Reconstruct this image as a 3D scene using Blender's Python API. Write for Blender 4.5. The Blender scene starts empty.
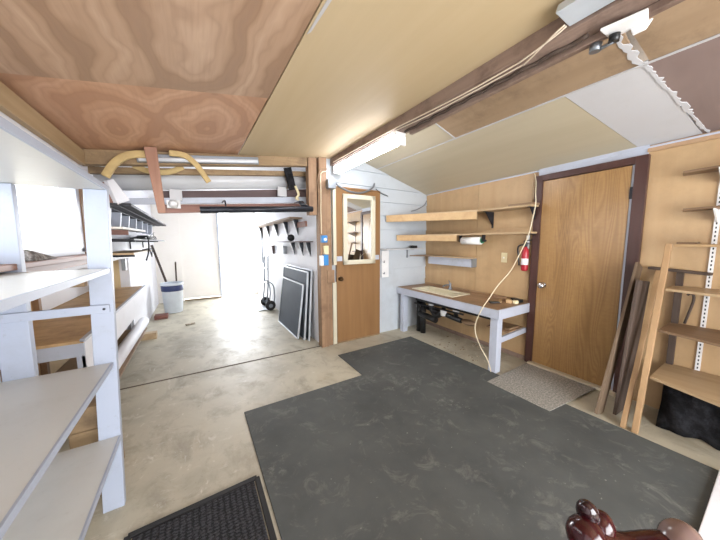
import bpy, bmesh, math, random
from mathutils import Vector, Matrix
random.seed(7)
SC = bpy.context.scene
COL = SC.collection
V = Vector

# ------------------------------------------------------------------ materials
def lin(h):
    h = h.lstrip('#')
    c = [int(h[i:i+2], 16) / 255 for i in (0, 2, 4)]
    return tuple((x / 12.92 if x <= .04045 else ((x + .055) / 1.055) ** 2.4) for x in c) + (1,)

DES = .3
def des(h, k=None):
    """soften a wood colour towards its own grey"""
    k = DES if k is None else k
    h = h.lstrip('#'); c = [int(h[i:i+2], 16) for i in (0, 2, 4)]; g = .3 * c[0] + .59 * c[1] + .11 * c[2]
    return '#%02x%02x%02x' % tuple(int(round(x + (g - x) * k)) for x in c)

def base_mat(name, rough=.6, metal=0., spec=.5):
    m = bpy.data.materials.new(name); m.use_nodes = True
    nt = m.node_tree; b = nt.nodes['Principled BSDF']
    b.inputs['Roughness'].default_value = rough
    b.inputs['Metallic'].default_value = metal
    b.inputs['Specular IOR Level'].default_value = spec
    return m, nt, b

def coords(nt, scale=(1, 1, 1), rot=(0, 0, 0), loc=(0, 0, 0)):
    tc = nt.nodes.new('ShaderNodeTexCoord'); mp = nt.nodes.new('ShaderNodeMapping')
    mp.inputs['Scale'].default_value = scale; mp.inputs['Rotation'].default_value = rot
    mp.inputs['Location'].default_value = loc
    nt.links.new(tc.outputs['Object'], mp.inputs['Vector'])
    return mp.outputs['Vector']

def noise(nt, vec, scale, detail=4, rough=.55, dist=0.):
    n = nt.nodes.new('ShaderNodeTexNoise')
    n.inputs['Scale'].default_value = scale; n.inputs['Detail'].default_value = detail
    n.inputs['Roughness'].default_value = rough; n.inputs['Distortion'].default_value = dist
    nt.links.new(vec, n.inputs['Vector'])
    return n.outputs['Fac']

def ramp(nt, fac, stops):
    r = nt.nodes.new('ShaderNodeValToRGB'); e = r.color_ramp.elements
    while len(e) < len(stops): e.new(.5)
    for k, (p, c) in enumerate(stops):
        e[k].position = p; e[k].color = lin(c) if isinstance(c, str) else (c, c, c, 1)
    nt.links.new(fac, r.inputs['Fac'])
    return r.outputs['Color']

def mix(nt, fac, a, b, mode='MIX'):
    n = nt.nodes.new('ShaderNodeMix'); n.data_type = 'RGBA'; n.blend_type = mode
    for s, v in ((n.inputs[0], fac), (n.inputs[6], a), (n.inputs[7], b)):
        if isinstance(v, (int, float)): s.default_value = v
        elif isinstance(v, str): s.default_value = lin(v)
        else: nt.links.new(v, s)
    return n.outputs[2]

def bump(nt, b, h, strength=.2, dist=.01):
    n = nt.nodes.new('ShaderNodeBump'); n.inputs['Strength'].default_value = strength
    n.inputs['Distance'].default_value = dist
    nt.links.new(h, n.inputs['Height']); nt.links.new(n.outputs['Normal'], b.inputs['Normal'])

def setcol(nt, b, c):
    if isinstance(c, str): b.inputs['Base Color'].default_value = lin(c)
    else: nt.links.new(c, b.inputs['Base Color'])

def plain(name, c, rough=.5, metal=0., var=.06):
    m, nt, b = base_mat(name, rough, metal)
    f = noise(nt, coords(nt), 9, 3)
    col = mix(nt, ramp(nt, f, ((.35, 0.), (.65, 1.))), c, c)
    dark = mix(nt, var * 2, c, '#5a5550', 'MULTIPLY')
    col = mix(nt, ramp(nt, f, ((.4, 0.), (.75, 1.))), c, dark)
    setcol(nt, b, col)
    return m

def painted(name, c, dirt='#8d8a83', amt=.35, rough=.45):
    m, nt, b = base_mat(name, rough)
    v = coords(nt)
    f1 = ramp(nt, noise(nt, v, 3.5, 6, .65), ((.5, 0.), (.8, amt)))
    f2 = ramp(nt, noise(nt, v, 28, 5, .7), ((.62, 0.), (.75, amt)))
    c1 = mix(nt, f1, c, dirt); c2 = mix(nt, f2, c1, dirt)
    setcol(nt, b, c2); bump(nt, b, noise(nt, v, 60, 3), .08, .004)
    return m

def wood(name, c1, c2, axis='y', fine=26, rough=.5, contrast=(.3, .7), dirt=None, spec=.4):
    c1, c2 = des(c1), des(c2); dirt = des(dirt) if dirt else None
    m, nt, b = base_mat(name, rough, 0, spec)
    s = [1, 1, 1]; s['xyz'.index(axis)] = .06
    v = coords(nt, s)
    f = noise(nt, v, fine, 5, .6, .6)
    g = noise(nt, v, 6, 3, .5, 1.2)
    mid = mix(nt, .5, f, g)
    col = ramp(nt, mid, ((contrast[0], c1), (contrast[1], c2)))
    if dirt:
        d = ramp(nt, noise(nt, coords(nt), 4, 6, .7), ((.48, 0.), (.72, .75)))
        col = mix(nt, d, col, dirt)
    setcol(nt, b, col); bump(nt, b, f, .12, .003)
    return m

def cathedral(name, c1, c2, c3, scale=(1.1, .5, 1), loc=(0, 0, 0), ws=3.2, dist=5., rough=.45, fine=True, spec=.35):
    """flat-sawn veneer: nested arches and loops plus fine streaks"""
    c1, c2, c3 = des(c1), des(c2), des(c3)
    m, nt, b = base_mat(name, rough, 0, spec)
    v = coords(nt, scale, (0, 0, 0), loc)
    w = nt.nodes.new('ShaderNodeTexNoise')
    w.inputs['Scale'].default_value = 1.1; w.inputs['Detail'].default_value = 1.5
    w.inputs['Distortion'].default_value = .7; w.inputs['Roughness'].default_value = .4
    nt.links.new(v, w.inputs['Vector'])
    mul = nt.nodes.new('ShaderNodeMath'); mul.operation = 'MULTIPLY'; mul.inputs[1].default_value = ws * 3
    nt.links.new(w.outputs['Fac'], mul.inputs[0])
    fr = nt.nodes.new('ShaderNodeMath'); fr.operation = 'PINGPONG'; fr.inputs[1].default_value = .5
    nt.links.new(mul.outputs[0], fr.inputs[0])
    sm = noise(nt, coords(nt, (scale[0] * 30, scale[1] * 2, 30)), 1.5, 4)
    a = ramp(nt, fr.outputs[0], ((.0, c1), (.25, c2), (.5, c3)))
    big = ramp(nt, noise(nt, v, .9, 2), ((.35, c3), (.65, c1)))
    col = mix(nt, .5, a, big)
    if fine: col = mix(nt, ramp(nt, sm, ((.4, 0.), (.8, .35))), col, c3)
    kn = ramp(nt, noise(nt, coords(nt, (1, 1, 1), loc=(3, 1, 0)), 2.6, 1), ((.73, 0.), (.8, .7)))
    col = mix(nt, kn, col, '#4a2c1c')
    setcol(nt, b, col)
    return m

def ring_ply(name, centres, c1, c2, c3, freq=3.2, amp=.9, seed=0., rough=.5):
    """rotary-cut plywood: nested loops around given centres (x, y, half width, half length), bent by noise"""
    c1, c2, c3 = des(c1, .1), des(c2, .1), des(c3, .1)
    m, nt, b = base_mat(name, rough, 0, .35)
    def mth(op, a, b_=None):
        n = nt.nodes.new('ShaderNodeMath'); n.operation = op
        for i, q in enumerate((a, b_)):
            if q is None: continue
            if isinstance(q, (int, float)): n.inputs[i].default_value = q
            else: nt.links.new(q, n.inputs[i])
        return n.outputs[0]
    v = coords(nt); sp = nt.nodes.new('ShaderNodeSeparateXYZ'); nt.links.new(v, sp.inputs[0])
    best = None
    for (cx, cy, hw, hl) in centres:
        dx = mth('DIVIDE', mth('SUBTRACT', sp.outputs[0], cx), hw); dy = mth('DIVIDE', mth('SUBTRACT', sp.outputs[1], cy), hl)
        d = mth('SQRT', mth('ADD', mth('MULTIPLY', dx, dx), mth('MULTIPLY', dy, dy)))
        best = d if best is None else mth('SMOOTH_MIN', best, d)
        if best is not d: best.node.inputs[2].default_value = .5
    wob = noise(nt, coords(nt, (1, .6, 1), loc=(seed, seed * 2, 0)), 2.2, 3, .5)
    t = mth('ADD', mth('MULTIPLY', best, freq * .35), mth('MULTIPLY', wob, amp * 2))
    band = mth('PINGPONG', t, .5)
    band2 = mth('PINGPONG', mth('MULTIPLY', t, 4.0), .5)
    a = ramp(nt, band, ((.0, c1), (.3, c2), (.5, c3)))
    e = ramp(nt, band2, ((.0, c1), (.35, c2), (.5, c3)))
    col = mix(nt, .3, a, e)
    col = mix(nt, ramp(nt, noise(nt, coords(nt, (1, .5, 1), loc=(seed, 4, 0)), 1.6, 2), ((.4, 0.), (.7, .55))), col, c2)
    sm = noise(nt, coords(nt, (40, 2.2, 30)), 1.4, 4)
    col = mix(nt, ramp(nt, sm, ((.45, 0.), (.8, .3))), col, c3)
    kn = ramp(nt, noise(nt, coords(nt, (1, 1, 1), loc=(3 + seed, 1, 0)), 3.6, 1), ((.74, 0.), (.79, .8)))
    col = mix(nt, kn, col, '#5a3826')
    setcol(nt, b, col)
    return m

M = {}
M['red_ply'] = ring_ply('reddish plywood', [(.02, .75, .16, .62)], '#c4a286', '#b08d70', '#8d6a52', 2.4, 1.1, 0.)
M['red_ply2'] = ring_ply('reddish plywood lower', [(-.42, 2.72, .13, .3), (.15, 2.55, .14, .3)], '#d2a484', '#c1916e', '#a87a5c', 2.2, 1.2, 4.)
M['yellow_ply'] = wood('yellow plywood ceiling', '#cfb283', '#c3a572', 'y', 7, .6, (.2, .8), None, .3)
M['tan_ply'] = wood('tan plywood wall', '#c9a06a', '#b98d56', 'z', 8, .4, (.25, .75), '#b08a58')
M['tan_ply_b'] = wood('tan plywood wall darker', '#c4976a', '#ad8058', 'z', 9, .45, (.25, .75), '#a98052')
M['olive_ply'] = wood('olive tan ceiling board', '#c2b494', '#b4a684', 'y', 6, .4, (.2, .8))
M['brown_ply'] = wood('warm brown ceiling board', '#b5926c', '#967654', 'y', 9, .5, (.25, .75), '#7f6247')
M['mauve_board'] = wood('mauve brown ceiling board', '#8f766e', '#7e6660', 'x', 6, .6)
M['grey_board'] = painted('pale grey primer board', '#bfbfc2', '#a8a6a4', .25, .6)
M['white'] = painted('worn white paint', '#b4bac8', '#85837e', .35, .4)
M['white_unit'] = painted('bluish white shelving paint', '#a2aabb', '#7f7d7a', .35, .45)
M['white_shelf'] = painted('glossy white shelf paint', '#c9c9c6', '#a5a299', .3, .35)
M['white_side'] = painted('white painted wall', '#e3e4ea', '#b9b7b2', .2, .6)
M['siding'] = painted('pale blue white siding paint', '#bcc3ca', '#94979a', .35, .5)
M['cream_wall'] = painted('cream painted panel', '#f4efe8', '#ddd4c6', .2, .6)
M['cream'] = painted('cream paint', '#c8c2ae', '#a8966c', .3, .45)
M['oak'] = cathedral('oak veneer door', '#b8843f', '#a67435', '#8f602b', (6.5, 6.5, .5), (.5, .7, .2), 6, 3, .3, True, .5)
M['door_brown'] = wood('flat brown door veneer', '#a06d38', '#8a5b2c', 'z', 14, .35)
M['trim_brown'] = wood('dark brown stained casing', '#5a3229', '#45241e', 'z', 18, .4)
M['timber'] = wood('old fir timber', '#ac8258', '#825a3a', 'z', 18, .6, (.3, .7), '#6e472b')
M['timber_y'] = wood('old fir beam', '#a08270', '#7d6050', 'y', 18, .6, (.3, .7), '#54382a')
M['timber_x'] = wood('old fir header', '#b08a58', '#80603c', 'x', 18, .6, (.3, .7), '#5e452e')
M['red_timber'] = wood('reddish plank', '#b07a5e', '#966048', 'z', 16, .6)
M['red_timber_x'] = wood('reddish board', '#ab7460', '#8e5a4c', 'x', 16, .6)
M['dark_timber'] = wood('dark brown board', '#6b5050', '#503a3a', 'x', 16, .6)
M['pine'] = wood('pale pine', '#cfa468', '#b98a50', 'x', 16, .5)
M['pine_y'] = wood('pale pine board', '#c69c62', '#b08450', 'y', 16, .5)
M['pine_z'] = wood('pale pine post', '#bd9058', '#996f42', 'z', 16, .5)
M['worn_ply'] = wood('worn plywood top', '#b68a5c', '#8e6440', 'y', 16, .5, (.3, .7), '#7b5b3e')
M['golden_ply'] = wood('golden plywood', '#dcae6c', '#be8d50', 'x', 7, .5, (.3, .7), '#8f6236')
M['shelf_light'] = wood('light shelf board', '#c8a678', '#ad8858', 'y', 14, .5)
M['shelf_mid'] = wood('brown shelf board', '#9b7650', '#7c5a3a', 'y', 14, .55)
M['dark_plank'] = wood('dark weathered plank', '#5e4a3c', '#43342b', 'z', 20, .7)
M['sheet_brown'] = wood('brown weathered sheet', '#80664a', '#665038', 'z', 14, .65)
M['sill_wood'] = wood('reddish window sill wood', '#a97660', '#8b5b48', 'y', 14, .5)
M['black_metal'] = plain('black painted metal', '#24272f', .4, .3)
M['dark_grey'] = plain('dark grey painted board', '#2c2d33', .6)
M['black_plastic'] = plain('black plastic', '#17181a', .35)
M['steel'] = plain('galvanised steel', '#8b9199', .4, .7)
M['chrome'] = plain('chrome', '#d5d6da', .15, 1.)
M['white_plastic'] = plain('white plastic', '#e6e6e6', .35)
M['tube_off'] = plain('unlit tube glass', '#d9dde4', .2)
M['grey_metal'] = plain('grey metal box', '#8f9498', .45, .4)
M['blue'] = plain('blue plastic', '#2c7fc0', .4)
M['cream_plastic'] = plain('cream plastic', '#d9cda6', .4)
M['red_paint'] = plain('red enamel', '#a82330', .3)
M['red_gloss'] = plain('burgundy gloss lacquer', '#32090e', .16)
M['paper'] = plain('white paper', '#eeeeec', .8)
M['cord_cream'] = plain('cream cord rubber', '#ddd0b4', .5)
M['cable_white'] = plain('off white cable', '#d8c9b6', .5)
M['sink_cream'] = plain('cream enamel', '#e6e0c8', .3)
M['yellow_foam'] = plain('yellowed foam', '#bfa673', .7, 0, .15)
M['green'] = plain('green plastic', '#2f7a55', .4)
M['bin'] = plain('pale blue grey bin plastic', '#d5dde4', .4)
M['navy'] = plain('navy band', '#2a3560', .4)
M['mesh'] = plain('dark screen mesh', '#4c5560', .7)
M['alu'] = plain('pale aluminium frame', '#c8ced4', .35, .5)
M['rubber'] = plain('black rubber', '#1c1c1e', .7)
M['cardboard'] = plain('brown cardboard', '#a08060', .8)

def m_mirror():
    m, nt, b = base_mat('mirror glass', .02, 1.); b.inputs['Base Color'].default_value = (.85, .87, .86, 1); return m
M['mirror'] = m_mirror()

def m_floor():
    m, nt, b = base_mat('stained concrete', .5, 0, .4)
    v = coords(nt)
    n1 = noise(nt, v, 1.3, 7, .62, .3); n2 = noise(nt, coords(nt, (1, .7, 1), (0, 0, .5)), 4.5, 8, .68, .4); n3 = noise(nt, v, 60, 4, .6)
    col = ramp(nt, n1, ((.3, '#9e9888'), (.5, '#b6b09e'), (.7, '#c1bba8')))
    col = mix(nt, ramp(nt, n2, ((.34, .62), (.5, 0.))), col, '#8c8577')
    lt = ramp(nt, noise(nt, coords(nt, (.8, 1.3, 1), loc=(4, 2, 0)), 7, 9, .75, .5), ((.57, 0.), (.66, .6)))
    col = mix(nt, lt, col, '#cfcabd')
    br = ramp(nt, noise(nt, coords(nt, (1, .5, 1), loc=(9, 0, 0)), 3, 6, .65), ((.58, 0.), (.75, .4)))
    col = mix(nt, br, col, '#a39274')
    # white paint scuffs along the left shelving
    sp = nt.nodes.new('ShaderNodeSeparateXYZ'); nt.links.new(v, sp.inputs[0])
    near = ramp(nt, sp.outputs[0], ((.0, 1.), (.12, 0.)))
    sc = ramp(nt, noise(nt, coords(nt, (1.6, .6, 1), loc=(2, 5, 0)), 11, 5, .6, 1.2), ((.63, 0.), (.72, .5)))
    mu = nt.nodes.new('ShaderNodeMath'); mu.operation = 'MULTIPLY'; nt.links.new(near, mu.inputs[0]); nt.links.new(sc, mu.inputs[1])
    col = mix(nt, mu.outputs[0], col, '#dedbd2')
    col = mix(nt, ramp(nt, n3, ((.62, 0.), (.74, .5))), col, '#857d70')
    setcol(nt, b, col)
    nt.links.new(ramp(nt, n2, ((.3, .6), (.7, .42))), b.inputs['Roughness'])
    bump(nt, b, n2, .08, .01)
    return m
M['floor'] = m_floor()

def m_rug():
    m, nt, b = base_mat('charcoal rubber mat', .75, 0, .3)
    v = coords(nt)
    col = ramp(nt, noise(nt, v, 2.0, 5, .6), ((.3, '#494c4c'), (.7, '#5a5d5c')))
    d = ramp(nt, noise(nt, v, 6, 9, .75, .9), ((.54, 0.), (.72, .45)))
    col = mix(nt, d, col, '#8f8e89')
    s = ramp(nt, noise(nt, coords(nt, (1, 1, 1), loc=(5, 3, 1)), 34, 3, .6), ((.7, 0.), (.76, .6)))
    col = mix(nt, s, col, '#9a9994')
    pat = ramp(nt, noise(nt, coords(nt, (1, 1, 1), loc=(2, 7, 1)), 1.3, 3, .6), ((.6, 0.), (.72, 1.)))
    det = ramp(nt, noise(nt, v, 22, 6, .8), ((.5, 0.), (.62, .5)))
    n = nt.nodes.new('ShaderNodeMath'); n.operation = 'MULTIPLY'
    nt.links.new(pat, n.inputs[0]); nt.links.new(det, n.inputs[1])
    col = mix(nt, n.outputs[0], col, '#aaa9a4')
    setcol(nt, b, col); bump(nt, b, noise(nt, v, 120, 2), .25, .003)
    return m
M['rug'] = m_rug()

def m_speckle(name, c1, c2, scale, pos=(.45, .6)):
    m, nt, b = base_mat(name, .9, 0, .2)
    v = coords(nt)
    f = noise(nt, v, scale, 5, .75)
    setcol(nt, b, ramp(nt, f, ((pos[0], c1), (pos[1], c2))))
    bump(nt, b, f, .5, .01)
    return m
M['grey_mat'] = m_speckle('speckled grey mat', '#7c7a75', '#b2aea6', 65, (.4, .62))
M['dust'] = m_speckle('grey dusty cloth', '#6a6664', '#a8a4a0', 30)
M['black_cloth'] = m_speckle('black sheeting', '#121214', '#26262a', 12)
M['grit'] = m_speckle('floor debris', '#8a7d6a', '#c4bcae', 30)

def m_doormat():
    m, nt, b = base_mat('black ribbed mat', .85, 0, .3)
    v = coords(nt, (1, 1, 1))
    wv = nt.nodes.new('ShaderNodeTexWave'); wv.wave_type = 'BANDS'; wv.bands_direction = 'X'
    wv.inputs['Scale'].default_value = 11; wv.inputs['Distortion'].default_value = 1.5; wv.inputs['Detail'].default_value = 2; wv.inputs['Detail Scale'].default_value = 6
    w2 = nt.nodes.new('ShaderNodeTexWave'); w2.wave_type = 'BANDS'; w2.bands_direction = 'Y'
    w2.inputs['Scale'].default_value = 18; w2.inputs['Distortion'].default_value = 3; w2.inputs['Detail Scale'].default_value = 5
    nt.links.new(v, wv.inputs['Vector']); nt.links.new(v, w2.inputs['Vector'])
    h = mix(nt, 1., wv.outputs['Color'], w2.outputs['Color'], 'MULTIPLY')
    f = noise(nt, coords(nt), 160, 3)
    col = ramp(nt, h, ((.05, '#141416'), (.5, '#38383d')))
    col = mix(nt, ramp(nt, f, ((.5, 0.), (.7, .35))), col, '#66666c')
    setcol(nt, b, col); bump(nt, b, h, .7, .008)
    return m
M['doormat'] = m_doormat()

def emis(name, c, s):
    m, nt, b = base_mat(name, .4)
    b.inputs['Base Color'].default_value = lin(c); b.inputs['Emission Color'].default_value = lin(c)
    b.inputs['Emission Strength'].default_value = s
    return m
M['lamp_on'] = emis('lit fluorescent diffuser', '#f6f8ff', 18.0)

def m_glass():
    m, nt, b = base_mat('window glass', .02)
    b.inputs['Transmission Weight'].default_value = 1; b.inputs['IOR'].default_value = 1.02
    return m
M['glass'] = m_glass()

# ------------------------------------------------------------------ mesh helpers
def B(): return bmesh.new()

def hexa(bm, p):
    """p: 8 points, bottom ring then top ring"""
    v = [bm.verts.new(q) for q in p]
    for f in ((3, 2, 1, 0), (4, 5, 6, 7), (0, 1, 5, 4), (1, 2, 6, 5), (2, 3, 7, 6), (3, 0, 4, 7)):
        bm.faces.new([v[i] for i in f])
    return v

def box(bm, x0, x1, y0, y1, z0, z1):
    return hexa(bm, [(x0, y0, z0), (x1, y0, z0), (x1, y1, z0), (x0, y1, z0), (x0, y0, z1), (x1, y0, z1), (x1, y1, z1), (x0, y1, z1)])

def prism(bm, poly, z0, z1, fn=None):
    """vertical extrusion of a polygon; fn maps (x,y,z)"""
    fn = fn or (lambda x, y, z: (x, y, z))
    n = len(poly)
    a = [bm.verts.new(fn(x, y, z0)) for x, y in poly]; c = [bm.verts.new(fn(x, y, z1)) for x, y in poly]
    bm.faces.new(a[::-1]); bm.faces.new(c)
    for i in range(n):
        j = (i + 1) % n; bm.faces.new((a[i], a[j], c[j], c[i]))

def bar(bm, p0, p1, w, h, up=(0, 0, 1)):
    """rectangular bar from p0 to p1; w sideways, h along up"""
    p0, p1 = V(p0), V(p1); d = (p1 - p0).normalized(); s = d.cross(V(up)).normalized(); u = s.cross(d).normalized()
    q = []
    for p in (p0, p1):
        q.append([p + s * a * w / 2 + u * b * h / 2 for a, b in ((-1, -1), (1, -1), (1, 1), (-1, 1))])
    hexa(bm, q[0] + q[1])

def tube(bm, pts, r, seg=8, closed=False, r1=None):
    pts = [V(p) for p in pts]; rings = []
    n = len(pts); prev = None
    for i, p in enumerate(pts):
        a = pts[max(i - 1, 0)]; c = pts[min(i + 1, n - 1)]; d = (c - a).normalized()
        if prev is None:
            s = d.orthogonal().normalized()
        else:
            s = (prev - d * prev.dot(d)).normalized()
        prev = s; t = d.cross(s)
        rad = r if r1 is None else r + (r1 - r) * i / (n - 1)
        rings.append([bm.verts.new(p + (s * math.cos(k * 2 * math.pi / seg) + t * math.sin(k * 2 * math.pi / seg)) * rad) for k in range(seg)])
    for a, c in zip(rings, rings[1:]):
        for k in range(seg):
            j = (k + 1) % seg; f = bm.faces.new((a[k], a[j], c[j], c[k])); f.smooth = True
    bm.faces.new(rings[0][::-1]); bm.faces.new(rings[-1])

def smooth_path(pts, n=6):
    """Catmull-Rom"""
    pts = [V(p) for p in pts]; q = [pts[0] * 2 - pts[1]] + pts + [pts[-1] * 2 - pts[-2]]; out = []
    for i in range(1, len(q) - 2):
        for k in range(n):
            t = k / n; a, b_, c, d = q[i - 1:i + 3]
            out.append(.5 * ((2 * b_) + (c - a) * t + (2 * a - 5 * b_ + 4 * c - d) * t * t + (3 * b_ - a - 3 * c + d) * t ** 3))
    return out + [pts[-1]]

def lathe(bm, prof, axis_p, axis=(0, 0, 1), seg=20):
    """prof: list of (radius, height along the axis)"""
    ax = V(axis).normalized(); s = ax.orthogonal().normalized(); t = ax.cross(s); o = V(axis_p); rings = []
    for r, h in prof:
        r = max(r, 1e-4)
        rings.append([bm.verts.new(o + ax * h + (s * math.cos(k * 2 * math.pi / seg) + t * math.sin(k * 2 * math.pi / seg)) * r) for k in range(seg)])
    for a, c in zip(rings, rings[1:]):
        for k in range(seg):
            j = (k + 1) % seg; f = bm.faces.new((a[k], a[j], c[j], c[k])); f.smooth = True
    bm.faces.new(rings[0][::-1]); bm.faces.new(rings[-1])

def ball(bm, c, r, sc=(1, 1, 1), rot=None, seg=18):
    m = Matrix.Translation(V(c)) @ (rot.to_4x4() if rot else Matrix()) @ Matrix.Diagonal((*[r * k for k in sc], 1))
    res = bmesh.ops.create_uvsphere(bm, u_segments=seg, v_segments=seg // 2 + 2, radius=1, matrix=m)
    for v in res['verts']:
        for f in v.link_faces: f.smooth = True

ROOT = {}
def obj(name, bm, mat, parent=None, bev=0.):
    base = ROOT.get(parent.name, V((0, 0, 0))) if parent else V((0, 0, 0))
    bmesh.ops.recalc_face_normals(bm, faces=bm.faces)
    if parent: bmesh.ops.translate(bm, verts=bm.verts, vec=-base)
    me = bpy.data.meshes.new(name); bm.to_mesh(me); bm.free()
    o = bpy.data.objects.new(name, me); COL.objects.link(o)
    me.materials.append(M[mat] if isinstance(mat, str) else mat)
    if parent:
        o.parent = parent; ROOT[o.name] = base
    if bev:
        md = o.modifiers.new('bevel', 'BEVEL'); md.width = bev; md.segments = 2; md.limit_method = 'ANGLE'
    return o

def tag(o, label, cat, group=None):
    o['label'] = label; o['category'] = cat
    if group: o['group'] = group
    return o

def thing(name, label, cat, loc, group=None):
    o = bpy.data.objects.new(name, None); COL.objects.link(o); o.location = loc; o.empty_display_size = .05
    ROOT[o.name] = V(loc)
    return tag(o, label, cat, group)

def struct(name, bm, mat, parent=None, bev=0.):
    o = obj(name, bm, mat, parent, bev)
    if not parent: o['kind'] = 'structure'
    return o

# right wall runs at a slight angle: y = place along it, d = distance into the room
SK = .035
def W(y, d, z): return V((3.235 + SK * (y - 1.1) - d, y + SK * 0 , z))
def wbox(bm, y0, y1, d0, d1, z0, z1):
    p = [W(y, d, z) for z in (z0, z1) for (y, d) in ((y0, d1), (y0, d0), (y1, d0), (y1, d1))]
    return hexa(bm, p)
def zr(x, y=0): # underside of the right-hand ceiling slope
    return 2.165 + .286 * (3.25 - x)
def zl(x): return 2.19 + .119 * (x + .745)

# ================================================================== SETTING
b = B(); box(b, -1.4, 3.7, -2.2, 7.75, -.12, 0); fl = struct('floor', b, 'floor')
b = B()
prism(b, [(-.78, 3.27), (1.37, 3.24), (1.37, 3.262), (-.78, 3.292)], 0.0005, .0025)
struct('slab_joint', b, plain('dark slab joint', '#5e5347', .9), fl)
b = B(); box(b, -6, 8, 7.75, 20, -.15, -.03); struct('ground', b, plain('pale outdoor paving', '#d8d4cc', .8))
b = B(); box(b, -14, -1.42, -8, 20, -.2, -.1); struct('ground', b, plain('pale outdoor gravel', '#b9b6ac', .9))

# back wall (white lap siding) between the opening post and the right wall
b = B()
box(b, 1.49, 3.6, 3.275, 3.35, 0, 2.62)
z = -.02
while z < 2.55:
    hexa(b, [(1.49, 3.252, z), (3.42, 3.252, z), (3.42, 3.276, z), (1.49, 3.276, z),
             (1.49, 3.268, z + .197), (3.42, 3.268, z + .197), (3.42, 3.276, z + .197), (1.49, 3.276, z + .197)])
    z += .2
struct('wall_back', b, 'siding')

# right wall: plywood sheets
wr = B(); p = [W(y, d, z) for z in (0, 2.3) for (y, d) in ((-2.2, -.004), (-2.2, -.12), (3.4, -.12), (3.4, -.004))]
hexa(wr, p)
wr = struct('wall_right', wr, 'tan_ply_b')
for (y0, y1, z0, z1, mm) in ((2.285, 3.27, 0, 2.24, 'tan_ply'), (1.575, 2.28, 0, 2.24, 'tan_ply'), (-.6, .705, 0, 2.135, 'tan_ply'), (-2.2, -.605, 0, 2.14, 'tan_ply_b'), (.70, 1.535, 2.09, 2.2, 'white')):
    b = B(); wbox(b, y0, y1, -.004, .006 if mm != 'white' else .012, z0, z1); struct('plywood_panel' if mm != 'white' else 'white_filler_board', b, mm, wr)
b = B(); wbox(b, -.4, .705, .006, .022, 2.115, 2.145); struct('top_batten', b, 'tan_ply_b', wr)
b = B(); wbox(b, -.4, 3.26, .006, .02, 2.146, 2.16); struct('white_cornice', b, 'white', wr)
b = B(); wbox(b, 1.55, 3.27, .006, .014, 0, .05); struct('bottom_batten', b, 'timber_y', wr)

# rear wall (behind the photographer) with a wide gap, added to let fill light in
b = B(); box(b, -1.4, -.3, -2.2, -2.1, 0, 2.7); box(b, 2.3, 3.7, -2.2, -2.1, 0, 2.7); box(b, -.3, 2.3, -2.2, -2.1, 2.1, 2.7)
struct('wall_rear', b, 'tan_ply_b')
b = B(); box(b, -6, 8, -12, -2.2, -.15, -.03); struct('ground', b, plain('pale driveway', '#cfcbc2', .8))

# left wall: above 1.2 m at x=-.78 with the window, a recess below for the plywood bench
WL = -.78
wl = B()
YW0, YW1, ZW0, ZW1 = .55, 3.05, 1.33, 1.89
box(wl, WL - .1, WL, -2.2, YW0, 0, 2.2); box(wl, WL - .1, WL, YW0, YW1, 1.2, ZW0); box(wl, WL - .1, WL, YW0, YW1, ZW1, 2.2)
box(wl, WL - .1, WL, YW1, 7.7, 1.2, 2.4); box(wl, WL - .1, WL, 4.75, 7.7, 0, 1.2); box(wl, WL - .1, WL, YW0, 1.83, 0, 1.2)
wl = struct('wall_left', wl, 'white_side')
b = B(); box(b, -1.2, -1.15, 1.8, 4.8, 0, 1.25); box(b, -1.15, WL - .1, 1.78, 1.83, 0, 1.2); box(b, -1.15, WL - .1, 4.75, 4.8, 0, 1.2); box(b, -1.2, WL - .1, 1.8, 4.8, 1.2, 1.25)
struct('recess_lining', b, plain('pale tan recess board', '#dcc59a', .6), wl)
b = B(); box(b, -1.149, -1.135, 3.3, 4.75, .81, 1.2); struct('white_lining', b, 'white_side', wl)
for yy in (2.65, 3.2):
    b = B(); box(b, -1.15, -1.11, yy, yy + .045, .02, 1.2); struct('stud', b, 'timber', wl)
wn = B()
for (y0, y1, z0, z1) in ((YW0, YW1, ZW0 - .02, ZW0 + .03), (YW0, YW1, ZW1 - .04, ZW1 + .02), (YW0, YW0 + .05, ZW0, ZW1), (YW1 - .05, YW1 + .02, ZW0, ZW1)):
    box(wn, WL - .08, WL + .012, y0, y1, z0, z1)
wn = struct('window_1', wn, 'white')
b = B(); box(b, WL - .06, WL - .055, YW0, YW1, ZW0, ZW1); struct('pane', b, 'glass', wn)
b = B(); box(b, WL - .06, WL + .12, YW0 - .05, YW1 + .02, ZW0 - .045, ZW0 - .018); struct('sill', b, 'sill_wood', wn, .003)
b = B(); box(b, WL, WL + .03, YW0 - .05, YW1 + .12, ZW0 - .1, ZW0 - .05); struct('apron', b, 'sill_wood', wn)
b = B(); box(b, WL, WL + .02, YW1 + .02, YW1 + .1, ZW0 - .03, ZW1 + .03); struct('side_casing', b, 'timber', wn)

# top plate on the left wall
b = B(); box(b, WL, WL + .04, -2.2, 3.2, 2.05, 2.17); struct('trim_1', b, wood('yellowish top plate', '#c0a06e', '#a5824f', 'y', 16, .55), None, .004)

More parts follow.
